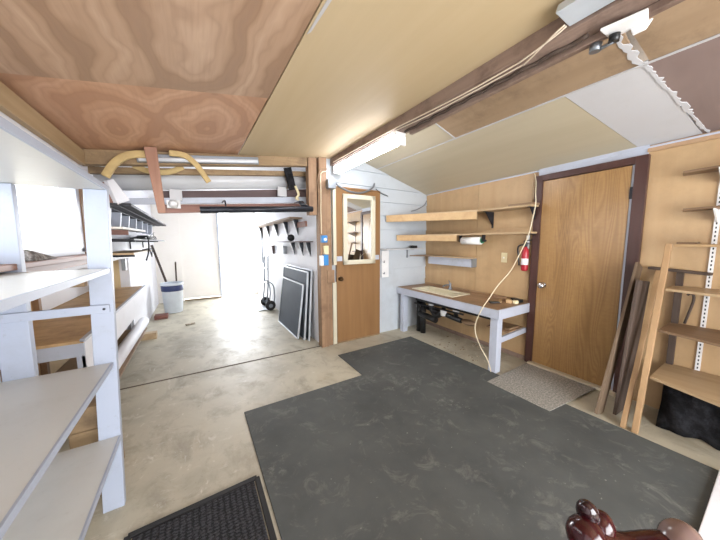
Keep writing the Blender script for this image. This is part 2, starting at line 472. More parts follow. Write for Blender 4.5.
# ceiling of the front room: individual sheets
ce = bpy.data.objects.new('ceiling', None); COL.objects.link(ce); ce['kind'] = 'structure'; ROOT['ceiling'] = V((0, 0, 0))
def lsheet(name, poly, mat, dz=0.):
    b = B(); prism(b, poly, 0, .015, lambda x, y, z: (x, y, zl(x) + z + dz)); return struct(name, b, mat, ce)
lsheet('reddish_plywood_sheet', [(-.8, -2.2), (.50, -2.2), (.47, 1.893), (-.8, 2.03)], 'red_ply')
lsheet('lower_reddish_plywood_sheet', [(-.8, 2.04), (.466, 1.90), (.455, 3.24), (-.8, 3.24)], 'red_ply2', .004)
lsheet('yellow_plywood_sheet', [(.505, -2.2), (1.56, -2.2), (1.56, 3.24), (.46, 3.24), (.475, 1.9)], 'yellow_ply', -.004)
b = B(); prism(b, [(.497, .95), (.515, .95), (.5, 1.22), (.488, 1.24)], -.006, 0, lambda x, y, z: (x, y, zl(x) + z - .001)); struct('white_seam_strip', b, 'grey_board', ce)
def rsheet(name, poly, mat, dz=0.):
    b = B(); prism(b, poly, 0, .015, lambda x, y, z: (x, y, zr(x) + z + dz)); return struct(name, b, mat, ce)
XS = 2.32
rsheet('tan_strip_sheet', [(1.6, 1.9), (XS, 1.9), (XS, 3.26), (1.6, 3.26)], 'olive_ply')
rsheet('brown_strip_sheet', [(1.6, .60), (XS, .58), (XS, 1.895), (1.6, 1.895)], 'brown_ply')
rsheet('near_tan_sheet', [(1.6, -2.2), (XS, -2.2), (XS, .54), (1.6, .60)], 'brown_ply', .003)
rsheet('olive_sheet', [(XS, .97), (3.45, .72), (3.45, 3.26), (XS, 3.26)], 'olive_ply', .002)
rsheet('grey_primer_sheet', [(XS, .555), (3.45, .40), (3.45, .715), (XS, .965)], 'grey_board')
rsheet('mauve_sheet', [(XS, -2.2), (3.45, -2.2), (3.45, .395), (XS, .55)], 'mauve_board')
def seam(p0, p1, w):
    b = B(); q0, q1 = V((*p0, zr(p0[0]) - .003)), V((*p1, zr(p1[0]) - .003)); bar(b, q0, q1, w, .006); struct('white_seam_strip', b, 'grey_board', ce)
seam((XS, .2), (XS - .02, 3.25), .018)
def ragged(p0, p1, w, n=40):
    p0, p1 = V(p0), V(p1); d = (p1 - p0).normalized(); s_ = V((-d.y, d.x)); up_, lo = [], []
    for i in range(n + 1):
        p = p0 + (p1 - p0) * (i / n)
        a_ = p + s_ * w * random.uniform(.1, .9); c_ = p - s_ * w * random.choice((.2, .3, .4, .5, .9, 1.3)); up_.append(tuple(a_)); lo.append(tuple(c_))
    b = B(); rows = [[b.verts.new((x, y, zr(x) + dz)) for (x, y) in (u_, l_) for dz in (-.005, .001)] for u_, l_ in zip(up_, lo)]
    for r0, r1 in zip(rows, rows[1:]):
        for i, j in ((0, 1), (1, 3), (3, 2), (2, 0)): b.faces.new((r0[i], r0[j], r1[j], r1[i]))
    b.faces.new([rows[0][k] for k in (0, 1, 3, 2)]); b.faces.new([rows[-1][k] for k in (0, 1, 3, 2)])
    struct('ragged_plaster_seam', b, 'grey_board', ce)
ragged((1.98, .64), (2.33, .565), .03, 16); ragged((2.30, .565), (3.25, .40), .018, 50)
seam((1.75, 1.9), (XS, 1.9), .012)
b = B(); box(b, -1.5, 3.7, -2.25, 3.3, 2.75, 2.8); struct('light_block_slab', b, 'timber_x', ce)  # unseen slab added above the sheets to stop light leaking through gaps
b = B(); box(b, -1.4, WL, -2.2, 3.3, 2.2, 2.75); struct('eave_blocking', b, 'timber_x', ce)
b = B(); box(b, -1.4, 3.7, 3.3, 3.36, 2.55, 2.75); struct('gable_blocking', b, 'timber_x', ce)

# the ridge beam along the ceiling with its nailed-on lip board
b = B(); box(b, 1.545, 1.70, -2.2, 3.26, 2.37, 2.62); bm_ = struct('trim_2', b, 'timber_y', None, .004)
b = B(); box(b, 1.665, 1.70, -2.2, 1.87, 2.335, 2.369); struct('lip_board', b, 'timber_y', bm_, .004)
b = B(); box(b, 1.702, 1.80, -2.2, 1.86, 2.40, 2.55); struct('side_board', b, 'brown_ply', bm_)

# opening to the garage: header, posts
def xzboard(name, x0, x1, zb, zt, y0, y1, mat, parent=None, bev=.003):
    """board across x whose lower and upper edges slope (z at x0, z at x1)"""
    b = B()
    hexa(b, [(x0, y0, zb[0]), (x1, y0, zb[1]), (x1, y1, zb[1]), (x0, y1, zb[0]), (x0, y0, zt[0]), (x1, y0, zt[1]), (x1, y1, zt[1]), (x0, y1, zt[0])])
    return struct(name, b, mat, parent, bev)
hd = xzboard('trim_3', -.78, 1.235, (2.06, 2.325), (2.186, 2.427), 3.22, 3.30, 'timber_x')
xzboard('second_header', -.78, 1.37, (2.03, 2.262), (2.09, 2.318), 3.42, 3.48, 'timber_x', hd)
b = B(); box(b, 1.237, 1.345, 3.2, 3.3, 1.735, 2.44); struct('trim_4', b, 'timber', None, .004)
b = B(); box(b, 1.365, 1.47, 3.18, 3.30, 0, 2.46); p5 = struct('trim_5', b, 'timber', None, .004)
b = B(); box(b, 1.472, 1.535, 3.2, 3.27, 0, 2.11); struct('door_stud', b, 'timber', p5, .003)
b = B(); box(b, 1.45, 1.555, 3.165, 3.2, .86, 1.03); struct('nailed_block', b, 'timber', p5, .003)
b = B(); box(b, 1.47, 1.6, 3.23, 3.36, 2.1, 2.6); struct('upper_blocking', b, 'siding', p5)

# garage beyond: walls, roof, far wall and its opening
b = B(); box(b, 1.40, 1.46, 3.3, 7.7, 0, 2.75); gr = struct('wall_garage_right', b, 'white_side')
b = B(); box(b, -.9, -.28, 7.6, 7.72, 0, 2.75); box(b, -.28, .52, 7.62, 7.70, .05, 2.13); box(b, -.28, 1.46, 7.6, 7.72, 2.13, 2.75); box(b, 1.30, 1.46, 7.6, 7.72, 0, 2.13)
wf = struct('wall_far', b, 'cream_wall')
b = B(); box(b, -.27, .5, 7.57, 7.6, 0.001, .035); struct('sill_plate', b, 'timber_x', wf)
b = B(); box(b, .50, .535, 7.58, 7.72, 0, 2.13); struct('opening_jamb', b, 'white', wf)
b = B(); hexa(b, [(-.9, 3.3, 2.36), (1.46, 3.3, 2.62), (1.46, 7.72, 2.62), (-.9, 7.72, 2.36), (-.9, 3.3, 2.44), (1.46, 3.3, 2.7), (1.46, 7.72, 2.7), (-.9, 7.72, 2.44)])
struct('ceiling_garage', b, 'white_side')
def sl(x, z0, z1): return z0 + (z1 - z0) * (x + .22) / 1.45
def across(name, zb, zt, y, th, mat, parent=None, x0=-.76, x1=1.385):
    return xzboard(name, x0, x1, (sl(x0, *zb), sl(x1, *zb)), (sl(x0, *zt), sl(x1, *zt)), y, y + th, mat, parent)
# white translucent panel: a gently bowed sheet below the rafters
b = B(); N = 10
ring = []
for k in range(N + 1):
    t = k / N; dz = .19 * (1 - t); dy = .06 * math.sin(math.pi * t)
    ring.append((dy, dz))
for (x, zb) in ((-.76, sl(-.76, 1.95, 2.105)), (1.385, sl(1.385, 1.95, 2.105))):
    pass
vs = [[b.verts.new((x, 3.52 - dy, zb + dz)) for dy, dz in ring] for (x, zb) in ((-.76, sl(-.76, 1.95, 2.105)), (1.385, sl(1.385, 1.95, 2.105)))]
vb = [[b.verts.new((x, 3.535, zb + dz)) for dy, dz in ring] for (x, zb) in ((-.76, sl(-.76, 1.95, 2.105)), (1.385, sl(1.385, 1.95, 2.105)))]
for k in range(N):
    f = b.faces.new((vs[0][k], vs[1][k], vs[1][k + 1], vs[0][k + 1])); f.smooth = True
    b.faces.new((vb[0][k + 1], vb[1][k + 1], vb[1][k], vb[0][k]))
    for q in (0, 1): b.faces.new((vs[q][k], vs[q][k + 1], vb[q][k + 1], vb[q][k]))
for k in (0, N): b.faces.new((vs[0][k], vb[0][k], vb[1][k], vs[1][k]))
struct('trim_6', b, painted('milky white panel', '#c6c8cc', '#a9abae', .2, .35))
across('trim_7', (1.868, 1.995), (1.945, 2.10), 3.55, .04, 'dark_timber', None, -.3)
across('trim_8', (1.803, 1.915), (1.866, 1.992), 3.50, .03, 'white')
across('trim_9', (1.712, 1.822), (1.80, 1.912), 3.53, .04, 'red_timber_x', None, -.3)

# right-hand door: leaf, casing, threshold
b = B(); wbox(b, .785, 1.475, .0, .035, .03, 2.03); d1 = struct('door_1', b, 'oak', None, .002)
b = B(); o_ = W(1.41, .035, .92); lathe(b, [(.032, 0), (.032, .008), (.012, .012), (.012, .03), (.03, .04), (.034, .055), (.028, .07), (.01, .075)], o_, (-1, 0, 0)); struct('door_knob', b, 'chrome', d1)
for zz in (.25, 1.8):
    b = B(); wbox(b, .765, .785, .03, .045, zz - .05, zz + .05); struct('hinge', b, 'black_metal', d1)
b = B(); wbox(b, 1.475, 1.55, .0, .05, 0, 2.095); wbox(b, .685, .765, .0, .05, 0, 2.095); wbox(b, .765, 1.475, .0, .05, 2.035, 2.095)
struct('trim_10', b, 'trim_brown', None, .003)
b = B(); wbox(b, .765, .783, .0, .03, .03, 2.034); struct('trim_11', b, 'white')
b = B(); wbox(b, .74, 1.5, -.0, .09, 0.001, .028); struct('trim_12', b, painted('pale threshold', '#c9bfa8', '#8d7a5c', .4, .5), None, .004)

# back door
b = B(); box(b, 1.61, 2.305, 3.215, 3.25, .015, 2.10); d2 = struct('door_2', b, 'door_brown', None, .002)
b = B(); lathe(b, [(.03, 0), (.03, .006), (.012, .012), (.012, .03), (.028, .04), (.03, .05), (.02, .065)], (1.66, 3.215, .90), (0, -1, 0)); struct('door_knob', b, plain('aged brass knob', '#5b4630', .3, .8), d2)
b = B(); box(b, 1.562, 1.608, 3.205, 3.245, 1.09, 2.10); box(b, 1.545, 1.60, 3.205, 3.245, 0, .86); struct('trim_13', b, 'cream', None, .002)
b = B(); box(b, 2.306, 2.33, 3.22, 3.25, 0, 2.12); box(b, 1.60, 2.33, 3.22, 3.25, 2.105, 2.125); struct('trim_14', b, 'door_brown')
b = B(); box(b, 1.60, 2.306, 3.2, 3.25, 0.001, .014); struct('trim_15', b, 'timber_x')

# ================================================================== FLOOR COVERINGS
b = B(); prism(b, [(.267, .45), (2.625, -.2), (2.63, 2.86), (1.43, 2.85), (1.42, 2.27), (.267, 2.265)], .001, .011)
rug = tag(obj('floor_mat', b, 'rug', None, .003), 'large charcoal rubber mat with a notched corner covering the concrete floor', 'mat')
b = B(); prism(b, [(2.395, .94), (3.13, .87), (3.14, 1.50), (2.395, 1.49)], .0112, .016)
gm = tag(obj('door_mat', b, 'grey_mat'), 'grey speckled worn mat in front of the oak door', 'mat')
t = thing('entrance_mat', 'black ribbed doormat with raised border lying by the white shelving', 'mat', (-.06, 1.2, 0))
DM = [(-.353, .80), (.235, .80), (.235, 1.565), (-.353, 1.55)]
b = B(); prism(b, [(x + (.02 if x < 0 else -.02), y + (.02 if y < 1 else -.02)) for x, y in DM], .001, .009); obj('ribbed_pile', b, 'doormat', t)
b = B()
for i in range(4):
    p0, p1 = DM[i], DM[(i + 1) % 4]; bar(b, (*p0, .007), (*p1, .007), .028, .012)
obj('rubber_border', b, 'rubber', t, .003)
b = B(); box(b, 1.32, 2.62, -.3, .125, .0115, .03); tag(obj('white_board', b, 'white_side', None, .003), 'bright white panel lying on the floor in the bottom right corner', 'panel')

# ================================================================== WHITE SHELVING UNIT (left foreground)
t = thing('shelving_unit', 'white painted open shelving unit with four deep shelves at the left edge', 'shelving', (-.56, .9, 0))
for (yy, nm) in ((1.765, 'post'), (.05, 'post')):
    b = B(); hexa(b, [(-.487, yy, 0), (-.40, yy, 0), (-.40, yy + .038, 0), (-.487, yy + .038, 0), (-.428, yy, 1.653), (-.343, yy, 1.653), (-.343, yy + .038, 1.653), (-.428, yy + .038, 1.653)])
    obj('post', b, 'white_unit', t, .003)
    b = B(); hexa(b, [(-.755, yy, 0), (-.66, yy, 0), (-.66, yy + .038, 0), (-.755, yy + .038, 0), (-.745, yy, 1.653), (-.645, yy, 1.653), (-.645, yy + .038, 1.653), (-.745, yy + .038, 1.653)])
    obj('post', b, 'white_unit', t, .003)
for (z, xf) in ((1.654, -.342), (1.255, -.361), (.778, -.385), (.383, -.385)):
    b = B(); y1 = 1.803 if z > 1.6 else 1.763
    box(b, -.765, xf - .0081, .02, y1, z, z + .02); sh = obj('shelf', b, 'white_shelf', t)
    b = B(); box(b, xf - .008, xf, .02, y1, z - .002, z + .022); obj('edge_strip', b, 'white_unit', sh, .001)
b = B(); box(b, -.755, -.375, 1.75, 1.764, 1.058, 1.098)
br = obj('cross_brace', b, 'white_unit', t, .002)
for x in (-.735, -.395):
    b = B(); lathe(b, [(.006, 0), (.006, .003), (.002, .004)], (x, 1.75, 1.078), (0, -1, 0), 8); obj('screw', b, 'black_metal', br)
b = B(); box(b, -.755, -.44, 1.70, 1.735, 1.20, 1.254); obj('shelf_cleat', b, 'timber_x', t, .003)['label'] = 'bare brown wood cleat under a shelf'
b = B(); box(b, -.755, -.415, 1.75, 1.764, .73, .777); obj('shelf_cleat', b, 'white_unit', t, .002)
for k, (x0, z0, z1) in enumerate(((-.64, .0, .22), (-.62, .222, .40), (-.66, .402, .53))):
    b = B(); hexa(b, [(x0, 1.9, z0), (-.47, 1.9, z0), (-.47, 2.2, z0), (x0, 2.2, z0), (x0, 1.9, z1), (-.475, 1.9, z1), (-.475, 2.2, z1), (x0, 2.2, z1)])
    tag(obj('timber_block', b, 'timber_x', None, .006), ('lowest', 'middle', 'topmost')[k] + ' brown timber block of the stack behind the white shelving post', 'wood', 'timber blocks behind the shelving')

# ================================================================== PLYWOOD BENCH ALONG LEFT WALL
t = thing('wall_bench', 'golden plywood bench with white apron along the left wall behind the shelving', 'bench', (-.9, 3.3, 0))
b = B(); box(b, -1.145, -.62, 2.26, 4.72, .785, .803); obj('bench_top', b, 'golden_ply', t, .002)
b = B(); box(b, -1.1, -.622, 2.265, 2.285, .70, .784); obj('end_apron', b, 'white', t, .002)
b = B(); box(b, -.645, -.625, 2.29, 4.715, .55, .784); obj('front_panel', b, 'white_side', t, .002)
b = B(); box(b, -.636, -.612, 2.26, 4.72, .792, .81); obj('edge_strip', b, 'white', t)
b = B(); box(b, -1.145, -.625, 2.7, 4.62, .215, .233); obj('lower_shelf', b, 'shelf_mid', t, .002)
for (x, y) in ((-.647, 2.31), (-.82, 4.69), (-1.12, 2.31), (-1.12, 4.69)):
    b = B(); box(b, x - .02, x + .02, y - .02, y + .02, 0, .785); obj('leg', b, 'white', t)
b = B(); tube(b, [(-.70, 2.75, .297), (-.67, 4.75, .297)], .06, 14)
tag(obj('cardboard_tube', b, 'white_side'), 'white rolled tube lying on the low shelf of the plywood bench', 'tube')
b = B(); box(b, -.80, -.55, 4.8, 4.92, .0, .09); tag(obj('wood_offcut', b, 'shelf_light', None, .003), 'square brown wood offcut on the floor past the plywood bench', 'wood')
b = B()
for k in range(7):
    y = 1.95 + k * .04; hexa(b, [(-.75, y, 1.313), (-.67, y, 1.313), (-.67, y + .035, 1.313), (-.75, y + .035, 1.313), (-.77, y + .01, 1.39 - k * .007), (-.70, y + .01, 1.37 - k * .007), (-.69, y + .045, 1.365 - k * .007), (-.77, y + .045, 1.385 - k * .007)])
tag(obj('folded_cloth', b, 'dust', None, .006), 'grey folded cloth sitting on the window sill', 'cloth')

# ================================================================== RIGHT BENCH WITH SINK
def zb(y, d): return .692
def bq(bm, y0, y1, d0, d1, h0, h1, n=1):
    p = []
    for h in (h0, h1):
        for (y, d) in ((y0, d1), (y0, d0), (y1, d0), (y1, d1)): p.append(W(y, d, zb(y, d) + h))
    hexa(bm, p)
t = thing('workbench', 'plywood workbench on white legs with a cream sink let into its top', 'bench', tuple(W(2.4, .3, 0)))
SY0, SY1, SD0, SD1 = 2.24, 2.96, .21, .53
b = B()
bq(b, 1.56, SY0, .012, .62, -.028, 0); bq(b, SY1, 3.235, .012, .62, -.028, 0); bq(b, SY0, SY1, .012, SD0, -.028, 0); bq(b, SY0, SY1, SD1, .62, -.028, 0)
obj('bench_top', b, 'worn_ply', t)
b = B(); bq(b, 1.55, 3.235, .62, .642, -.098, -.004); obj('front_apron', b, 'white', t, .003)
b = B(); bq(b, 1.53, 1.549, .012, .642, -.10, .004); obj('end_apron', b, 'white', t, .003)
b = B(); bq(b, 1.56, 3.235, .007, .02, -.02, .025); obj('back_batten', b, 'worn_ply', t)
b = B(); p = [W(y, d, z) for z in (0, .662) for (y, d) in ((1.555, .619), (1.555, .53), (1.64, .53), (1.64, .619))]; hexa(b, p); obj('leg', b, 'white', t, .004)
b = B(); p = [W(y, d, z) for z in (0, .662) for (y, d) in ((3.09, .619), (3.09, .53), (3.17, .53), (3.17, .619))]; hexa(b, p); obj('leg', b, 'white', t, .004)
b = B(); bar(b, W(1.575, .60, .345), W(1.575, .02, .37), .03, .06); obj('end_rail', b, 'white', t, .003)
b = B(); p = [W(y, d, .385 + h) for h in (0, .016) for (y, d) in ((1.585, .36), (1.585, .05), (1.85, .05), (1.85, .36))]; hexa(b, p); obj('end_shelf', b, 'worn_ply', t)
# sink
t = thing('sink', 'shallow cream enamel sink basin set in the workbench top', 'sink', tuple(W(2.6, .37, .6)))
b = B()
bq(b, SY0 - .02, SY1 + .02, SD1 - .03, SD1 + .02, .001, .012); bq(b, SY0 - .02, SY1 + .02, SD0 - .02, SD0 + .04, .001, .012)
bq(b, SY0 - .02, SY0 + .04, SD0, SD1, .001, .012); bq(b, SY1 - .04, SY1 + .02, SD0, SD1, .001, .012)
obj('rim', b, 'sink_cream', t, .003)
b = B()
bq(b, SY0 + .005, SY1 - .005, SD0 + .005, SD1 - .005, -.12, -.11)
bq(b, SY0 + .005, SY1 - .005, SD0 + .005, SD0 + .015, -.12, .002); bq(b, SY0 + .005, SY1 - .005, SD1 - .015, SD1 - .005, -.12, .002)
bq(b, SY0 + .005, SY0 + .015, SD0 + .005, SD1 - .005, -.12, .002); bq(b, SY1 - .015, SY1 - .005, SD0 + .005, SD1 - .005, -.12, .002)
obj('basin', b, 'sink_cream', t)
b = B(); o_ = W(2.62, .12, .6925)
lathe(b, [(.03, 0), (.028, .015), (.018, .03), (.016, .07), (.02, .085), (.012, .095)], o_)
tube(b, smooth_path([o_ + V((0, 0, .06)), o_ + V((-.05, 0, .075)), o_ + V((-.12, 0, .07)), o_ + V((-.15, 0, .055))]), .011)
fa = obj('faucet', b, 'steel', t)
b = B(); tube(b, [o_ + V((0, 0, .09)), o_ + V((.0, .03, .13))], .008); obj('lever', b, 'steel', fa)
# plumbing under the sink
t = thing('drain_pipes', 'black drain pipes with white couplings under the workbench', 'pipes', tuple(W(2.8, .3, 0)))
b = B()
tube(b, [W(3.0, .36, .003), W(3.0, .36, .54)], .05, 14); tube(b, [W(2.9, .38, .003), W(2.9, .38, .46)], .04, 14)
tube(b, [W(3.0, .36, .42), W(2.22, .35, .36)], .035, 12); tube(b, [W(2.95, .40, .30), W(2.62, .40, .27)], .045, 12)
tube(b, smooth_path([W(2.75, .37, .565), W(2.74, .37, .42), W(2.66, .37, .33), W(2.56, .37, .37), W(2.5, .37, .46)]), .035, 12)
tube(b, [W(2.3, .37, .565), W(2.3, .36, .40)], .03, 12); tube(b, [W(3.08, .22, .003), W(3.08, .22, .54)], .04, 12)
obj('black_pipe', b, 'black_plastic', t)
for (y, d, z) in ((2.75, .37, .50), (2.3, .365, .50), (2.5, .38, .41)):
    b = B(); lathe(b, [(.03, -.045), (.042, -.04), (.042, .04), (.03, .045)], W(y, d, z), (0, 0, 1), 14); obj('white_coupling', b, 'white_plastic', t)
b = B(); tube(b, [W(3.0, .43, .52), W(1.75, .43, .53)], .026, 8); tube(b, [W(3.0, .47, .46), W(2.1, .47, .49)], .012, 8); obj('supply_line', b, 'black_plastic', t)
b = B(); ball(b, W(2.12, .33, .36), .06, (1, 1.8, .6)); obj('trap', b, 'shelf_mid', t)
b = B(); p = [W(y, d, z) for z in (.41, .51) for (y, d) in ((1.98, .03), (1.98, .005), (2.06, .005), (2.06, .03))]; hexa(b, p); tag(obj('outlet_box', b, 'white_plastic', None, .003), 'white outlet box on the wall under the workbench', 'outlet')
# bits on the bench end
def onb(y, d, h=0.): return W(y, d, zb(y, d) + h)
t = thing('paint_brush', 'paint brush with pale wood handle lying on the workbench end', 'brush', tuple(onb(1.8, .33)))
b = B(); bar(b, onb(1.72, .32, .012), onb(1.79, .20, .012), .03, .014); obj('handle', b, 'pine', t, .004)
b = B(); bar(b, onb(1.79, .42, .012), onb(1.725, .33, .012), .055, .018); obj('bristles', b, 'black_plastic', t, .004)
b = B(); bar(b, onb(1.66, .24, .018), onb(1.72, .16, .018), .06, .034); tag(obj('wood_block', b, 'pine', None, .003), 'pale pine block among the tools on the workbench end', 'wood')
b = B(); bar(b, onb(1.60, .10, .02), onb(1.72, .07, .02), .06, .036); tag(obj('tool_case', b, 'black_plastic', None, .004), 'small black case at the back of the workbench end', 'case')
b = B(); lathe(b, [(.03, .001), (.032, .01), (.032, .035), (.02, .04)], onb(1.61, .2, 0), (0, 0, 1), 16); tag(obj('tape_roll', b, 'cream_plastic'), 'pale tape roll near the workbench end corner', 'tape')
b = B(); bar(b, onb(1.78, .12, .018), onb(2.0, .06, .018), .05, .034); tag(obj('wood_scrap', b, 'worn_ply', None, .003), 'brown wood scrap along the back of the workbench', 'wood')
b = B(); bar(b, onb(1.85, .08, .06), onb(1.98, .10, .05), .04, .03); 
b.free()
b = B(); bar(b, W(1.63, .1, .412), W(1.63, .3, .412), .05, .02); tag(obj('wood_scrap', b, 'shelf_mid', None, .003), 'brown wood scrap on the small shelf under the workbench end', 'wood')

# ================================================================== CORNER SHELVES
def poly_w(bm, pts, z0, z1):
    prism(bm, [tuple(W(y, d, 0)[:2]) for y, d in pts], z0, z1)
t = thing('corner_shelf', 'upper pale wood corner shelf with thick front board on black brackets', 'shelf', (3.1, 2.4, 1.7))
b = B(); poly_w(b, [(1.50, .005), (3.235, .005), (3.235, .86), (2.1, .26), (1.50, .20)], 1.765, 1.785); obj('shelf_board', b, 'shelf_light', t, .002)
b = B(); bar(b, W(3.225, .855, 1.735), W(2.12, .25, 1.718), .035, .095); obj('front_board', b, 'pine', t, .003)
def angle_bracket(parent, y, z, L, H):
    b = B(); wbox(b, y - .012, y + .012, .006, L, z - .006, z); wbox(b, y - .012, y + .012, .006, .012, z - H, z)
    p = [W(y + s, d, zz) for s in (-.004, .004) for (d, zz) in ((.012, z - H * .85), (L * .85, z - .006), (.012, z - .006))]
    v = [b.verts.new(q) for q in p]; b.faces.new(v[:3]); b.faces.new(v[3:][::-1])
    for i in range(3): b.faces.new((v[i], v[(i + 1) % 3], v[3 + (i + 1) % 3], v[3 + i]))
    obj('bracket', b, 'black_metal', parent)
angle_bracket(t, 2.06, 1.764, .2, .2); angle_bracket(t, 1.53, 1.764, .2, .2)
b = B(); poly_w(b, [(1.49, .01), (1.75, .01), (1.75, .21), (1.49, .21)], 1.786, 1.806); obj('end_piece', b, 'shelf_mid', t, .002)
t = thing('corner_shelf', 'lower pale wood corner shelf above the paper towel roll', 'shelf', (3.1, 2.4, 1.45))
b = B(); poly_w(b, [(1.50, .005), (3.235, .005), (3.235, .66), (2.42, .22), (1.50, .17)], 1.478, 1.498); obj('shelf_board', b, 'shelf_light', t, .002)
b = B(); bar(b, W(3.225, .655, 1.452), W(2.45, .215, 1.438), .035, .08); obj('front_board', b, 'pine', t, .003)
b = B(); wbox(b, 1.5, 3.23, .005, .03, 1.50, 1.55); obj('back_board', b, 'tan_ply', t, .002)
angle_bracket(t, 1.52, 1.477, .15, .03)
t = thing('box_shelf', 'low narrow corner shelf with a white front board', 'shelf', (3.15, 2.7, 1.1))
b = B(); wbox(b, 2.27, 3.23, .005, .16, 1.163, 1.18); b2 = b; obj('shelf_board', b, 'shelf_light', t, .002)
b = B(); poly_w(b, [(3.0, .16), (3.235, .16), (3.235, .38)], 1.163, 1.18); obj('corner_piece', b, 'shelf_mid', t)
b = B(); wbox(b, 2.29, 3.10, .085, .10, 1.045, 1.162); obj('white_front', b, 'white', t, .002)
b = B(); wbox(b, 2.27, 2.288, .005, .10, 1.045, 1.162); obj('end_board', b, 'grey_metal', t)
# paper towels
t = thing('paper_towel_roll', 'white paper towel roll on a holder under the lower corner shelf', 'paper towels', tuple(W(2.24, .12, 1.4)))
b = B(); tube(b, [W(2.13, .13, 1.405), W(2.42, .13, 1.405)], .05, 20); obj('paper', b, 'paper', t)
b = B(); tube(b, [W(2.06, .13, 1.405), W(2.48, .13, 1.405)], .012, 10); wbox(b, 2.09, 2.10, .1, .16, 1.39, 1.4775); wbox(b, 2.45, 2.46, .1, .16, 1.39, 1.4775); obj('holder', b, 'black_metal', t)
b = B(); lathe(b, [(.035, 0), (.035, .012)], W(2.105, .13, 1.405), (0, 1, 0), 16); obj('end_cap', b, 'green', t)
# outlet plate
t = thing('switch_plate', 'cream switch plate on the plywood wall above the workbench', 'switch', tuple(W(1.9, .006, 1.2)))
b = B(); wbox(b, 1.845, 1.92, .006, .012, 1.135, 1.255); obj('plate', b, 'cream_plastic', t, .002)
b = B(); wbox(b, 1.878, 1.888, .012, .02, 1.185, 1.205); obj('toggle', b, 'white_plastic', t)
# fire extinguisher
EX = W(1.60, .075, 1.06)
t = thing('fire_extinguisher', 'red fire extinguisher hung on the wall beside the dark door casing', 'fire extinguisher', tuple(EX))
b = B(); lathe(b, [(.02, 0), (.032, .004), (.036, .02), (.036, .2), (.032, .235), (.02, .262), (.016, .275)], EX); obj('cylinder', b, 'red_paint', t)
b = B(); lathe(b, [(.0362, .07), (.0366, .071), (.0366, .14), (.0362, .141)], EX); obj('label_band', b, 'white_plastic', t)
b = B(); lathe(b, [(.018, .275), (.02, .28), (.02, .31), (.012, .33)], EX); bar(b, EX + V((0, .02, .335)), EX + V((-.01, -.07, .35)), .02, .008); bar(b, EX + V((0, .02, .315)), EX + V((-.01, -.06, .305)), .02, .006); obj('valve', b, 'black_metal', t)
b = B(); tube(b, smooth_path([EX + V((0, .02, .30)), EX + V((-.02, .07, .27)), EX + V((-.01, .065, .15)), EX + V((-.01, .055, .06))]), .009); obj('hose', b, 'black_plastic', t)
b = B(); bar(b, EX + V((.045, 0, .40)), EX + V((.045, 0, .25)), .03, .012, (1, 0, 0)); bar(b, EX + V((.045, 0, .33)), EX + V((.01, 0, .33)), .03, .01); obj('wall_bracket', b, 'white_plastic', t)
b = B()
for zz in (.4, .37): lathe(b, [(.003, 0), (.003, .01)], EX + V((.04, 0, zz)), (-1, 0, 0), 6)
b.free()
# cream cord hanging from ceiling corner down in front of bench
b = B(); tube(b, smooth_path([W(1.575, .03, 2.135), W(1.52, .10, 2.03), W(1.452, .23, 1.88), W(1.442, .235, 1.78), W(1.455, .24, 1.66), W(1.475, .28, 1.45), W(1.54, .32, 1.24), W(1.53, .48, 1.09), W(1.62, .56, .92), W(1.65, .64, .80), W(1.70, .665, .70), W(1.746, .668, .60), W(1.785, .668, .475), W(1.77, .668, .365), W(1.705, .668, .25), W(1.63, .662, .15), W(1.60, .655, .08), W(1.585, .65, .018)], 8), .005, 8)
tag(obj('power_cord', b, 'cord_cream'), 'cream power cord hanging from the ceiling past the workbench to the floor', 'cord')
# dark wire in the wall corner
b = B(); tube(b, smooth_path([(3.28, 3.238, 2.06), (3.22, 3.235, 1.98), (3.05, 3.235, 1.90), (2.95, 3.235, 1.875)]), .006, 6)
tag(obj('corner_wire', b, 'steel'), 'thin grey wire running into the back right corner above the shelves', 'wire')

# ================================================================== BACK WALL ITEMS
t = thing('wall_mirror', 'cream framed mirror hung on the upper half of the brown back door', 'mirror', (1.95, 3.2, 1.09))
FX0, FX1, FZ0, FZ1 = 1.70, 2.20, 1.09, 2.03
b = B()
for (x0, x1, z0, z1) in ((FX0, FX0 + .06, FZ0, FZ1), (FX1 - .06, FX1, FZ0, FZ1), (FX0, FX1, FZ0, FZ0 + .06), (FX0, FX1, FZ1 - .06, FZ1)):
    box(b, x0, x1, 3.175, 3.213, z0, z1)
obj('frame', b, 'cream', t, .006)
b = B(); box(b, FX0 + .055, FX1 - .055, 3.195, 3.20, FZ0 + .055, FZ1 - .055); obj('glass', b, 'mirror', t)
t.rotation_euler = (0, 0, math.radians(-3)); t.location.y -= .016
for x0, x1 in ((1.612, 1.69), (2.21, 2.30)):
    b = B(); box(b, x0, x1, 3.2, 3.214, 1.14, 1.205); tag(obj('white_latch_bar', b, 'white', None, .003), 'short white bar on the back door ' + ('left' if x0 < 2 else 'right') + ' of the mirror frame', 'bar')
t = thing('narrow_shelf', 'narrow white shelf on the white siding right of the mirror', 'shelf', (2.7, 3.2, 1.27))
b = B(); box(b, 2.35, 3.1, 3.09, 3.25, 1.275, 1.292); obj('shelf_board', b, 'grey_board', t, .002)
b = B(); box(b, 2.875, 2.895, 3.10, 3.25, 1.269, 1.2745); box(b, 2.875, 2.895, 3.243, 3.251, 1.14, 1.27); obj('bracket', b, 'steel', t)
b = B(); box(b, 2.92, 3.0, 3.14, 3.19, 1.293, 1.335); ball(b, (2.91, 3.165, 1.313), .02); tag(obj('black_gadget', b, 'black_plastic', None, .004), 'small black object on the narrow white shelf', 'gadget')
t = thing('hook_rail', 'white vertical hook board under the narrow shelf', 'hook rack', (2.43, 3.23, .86))
b = B(); box(b, 2.37, 2.50, 3.225, 3.25, .86, 1.265); obj('board', b, 'white_plastic', t, .003)
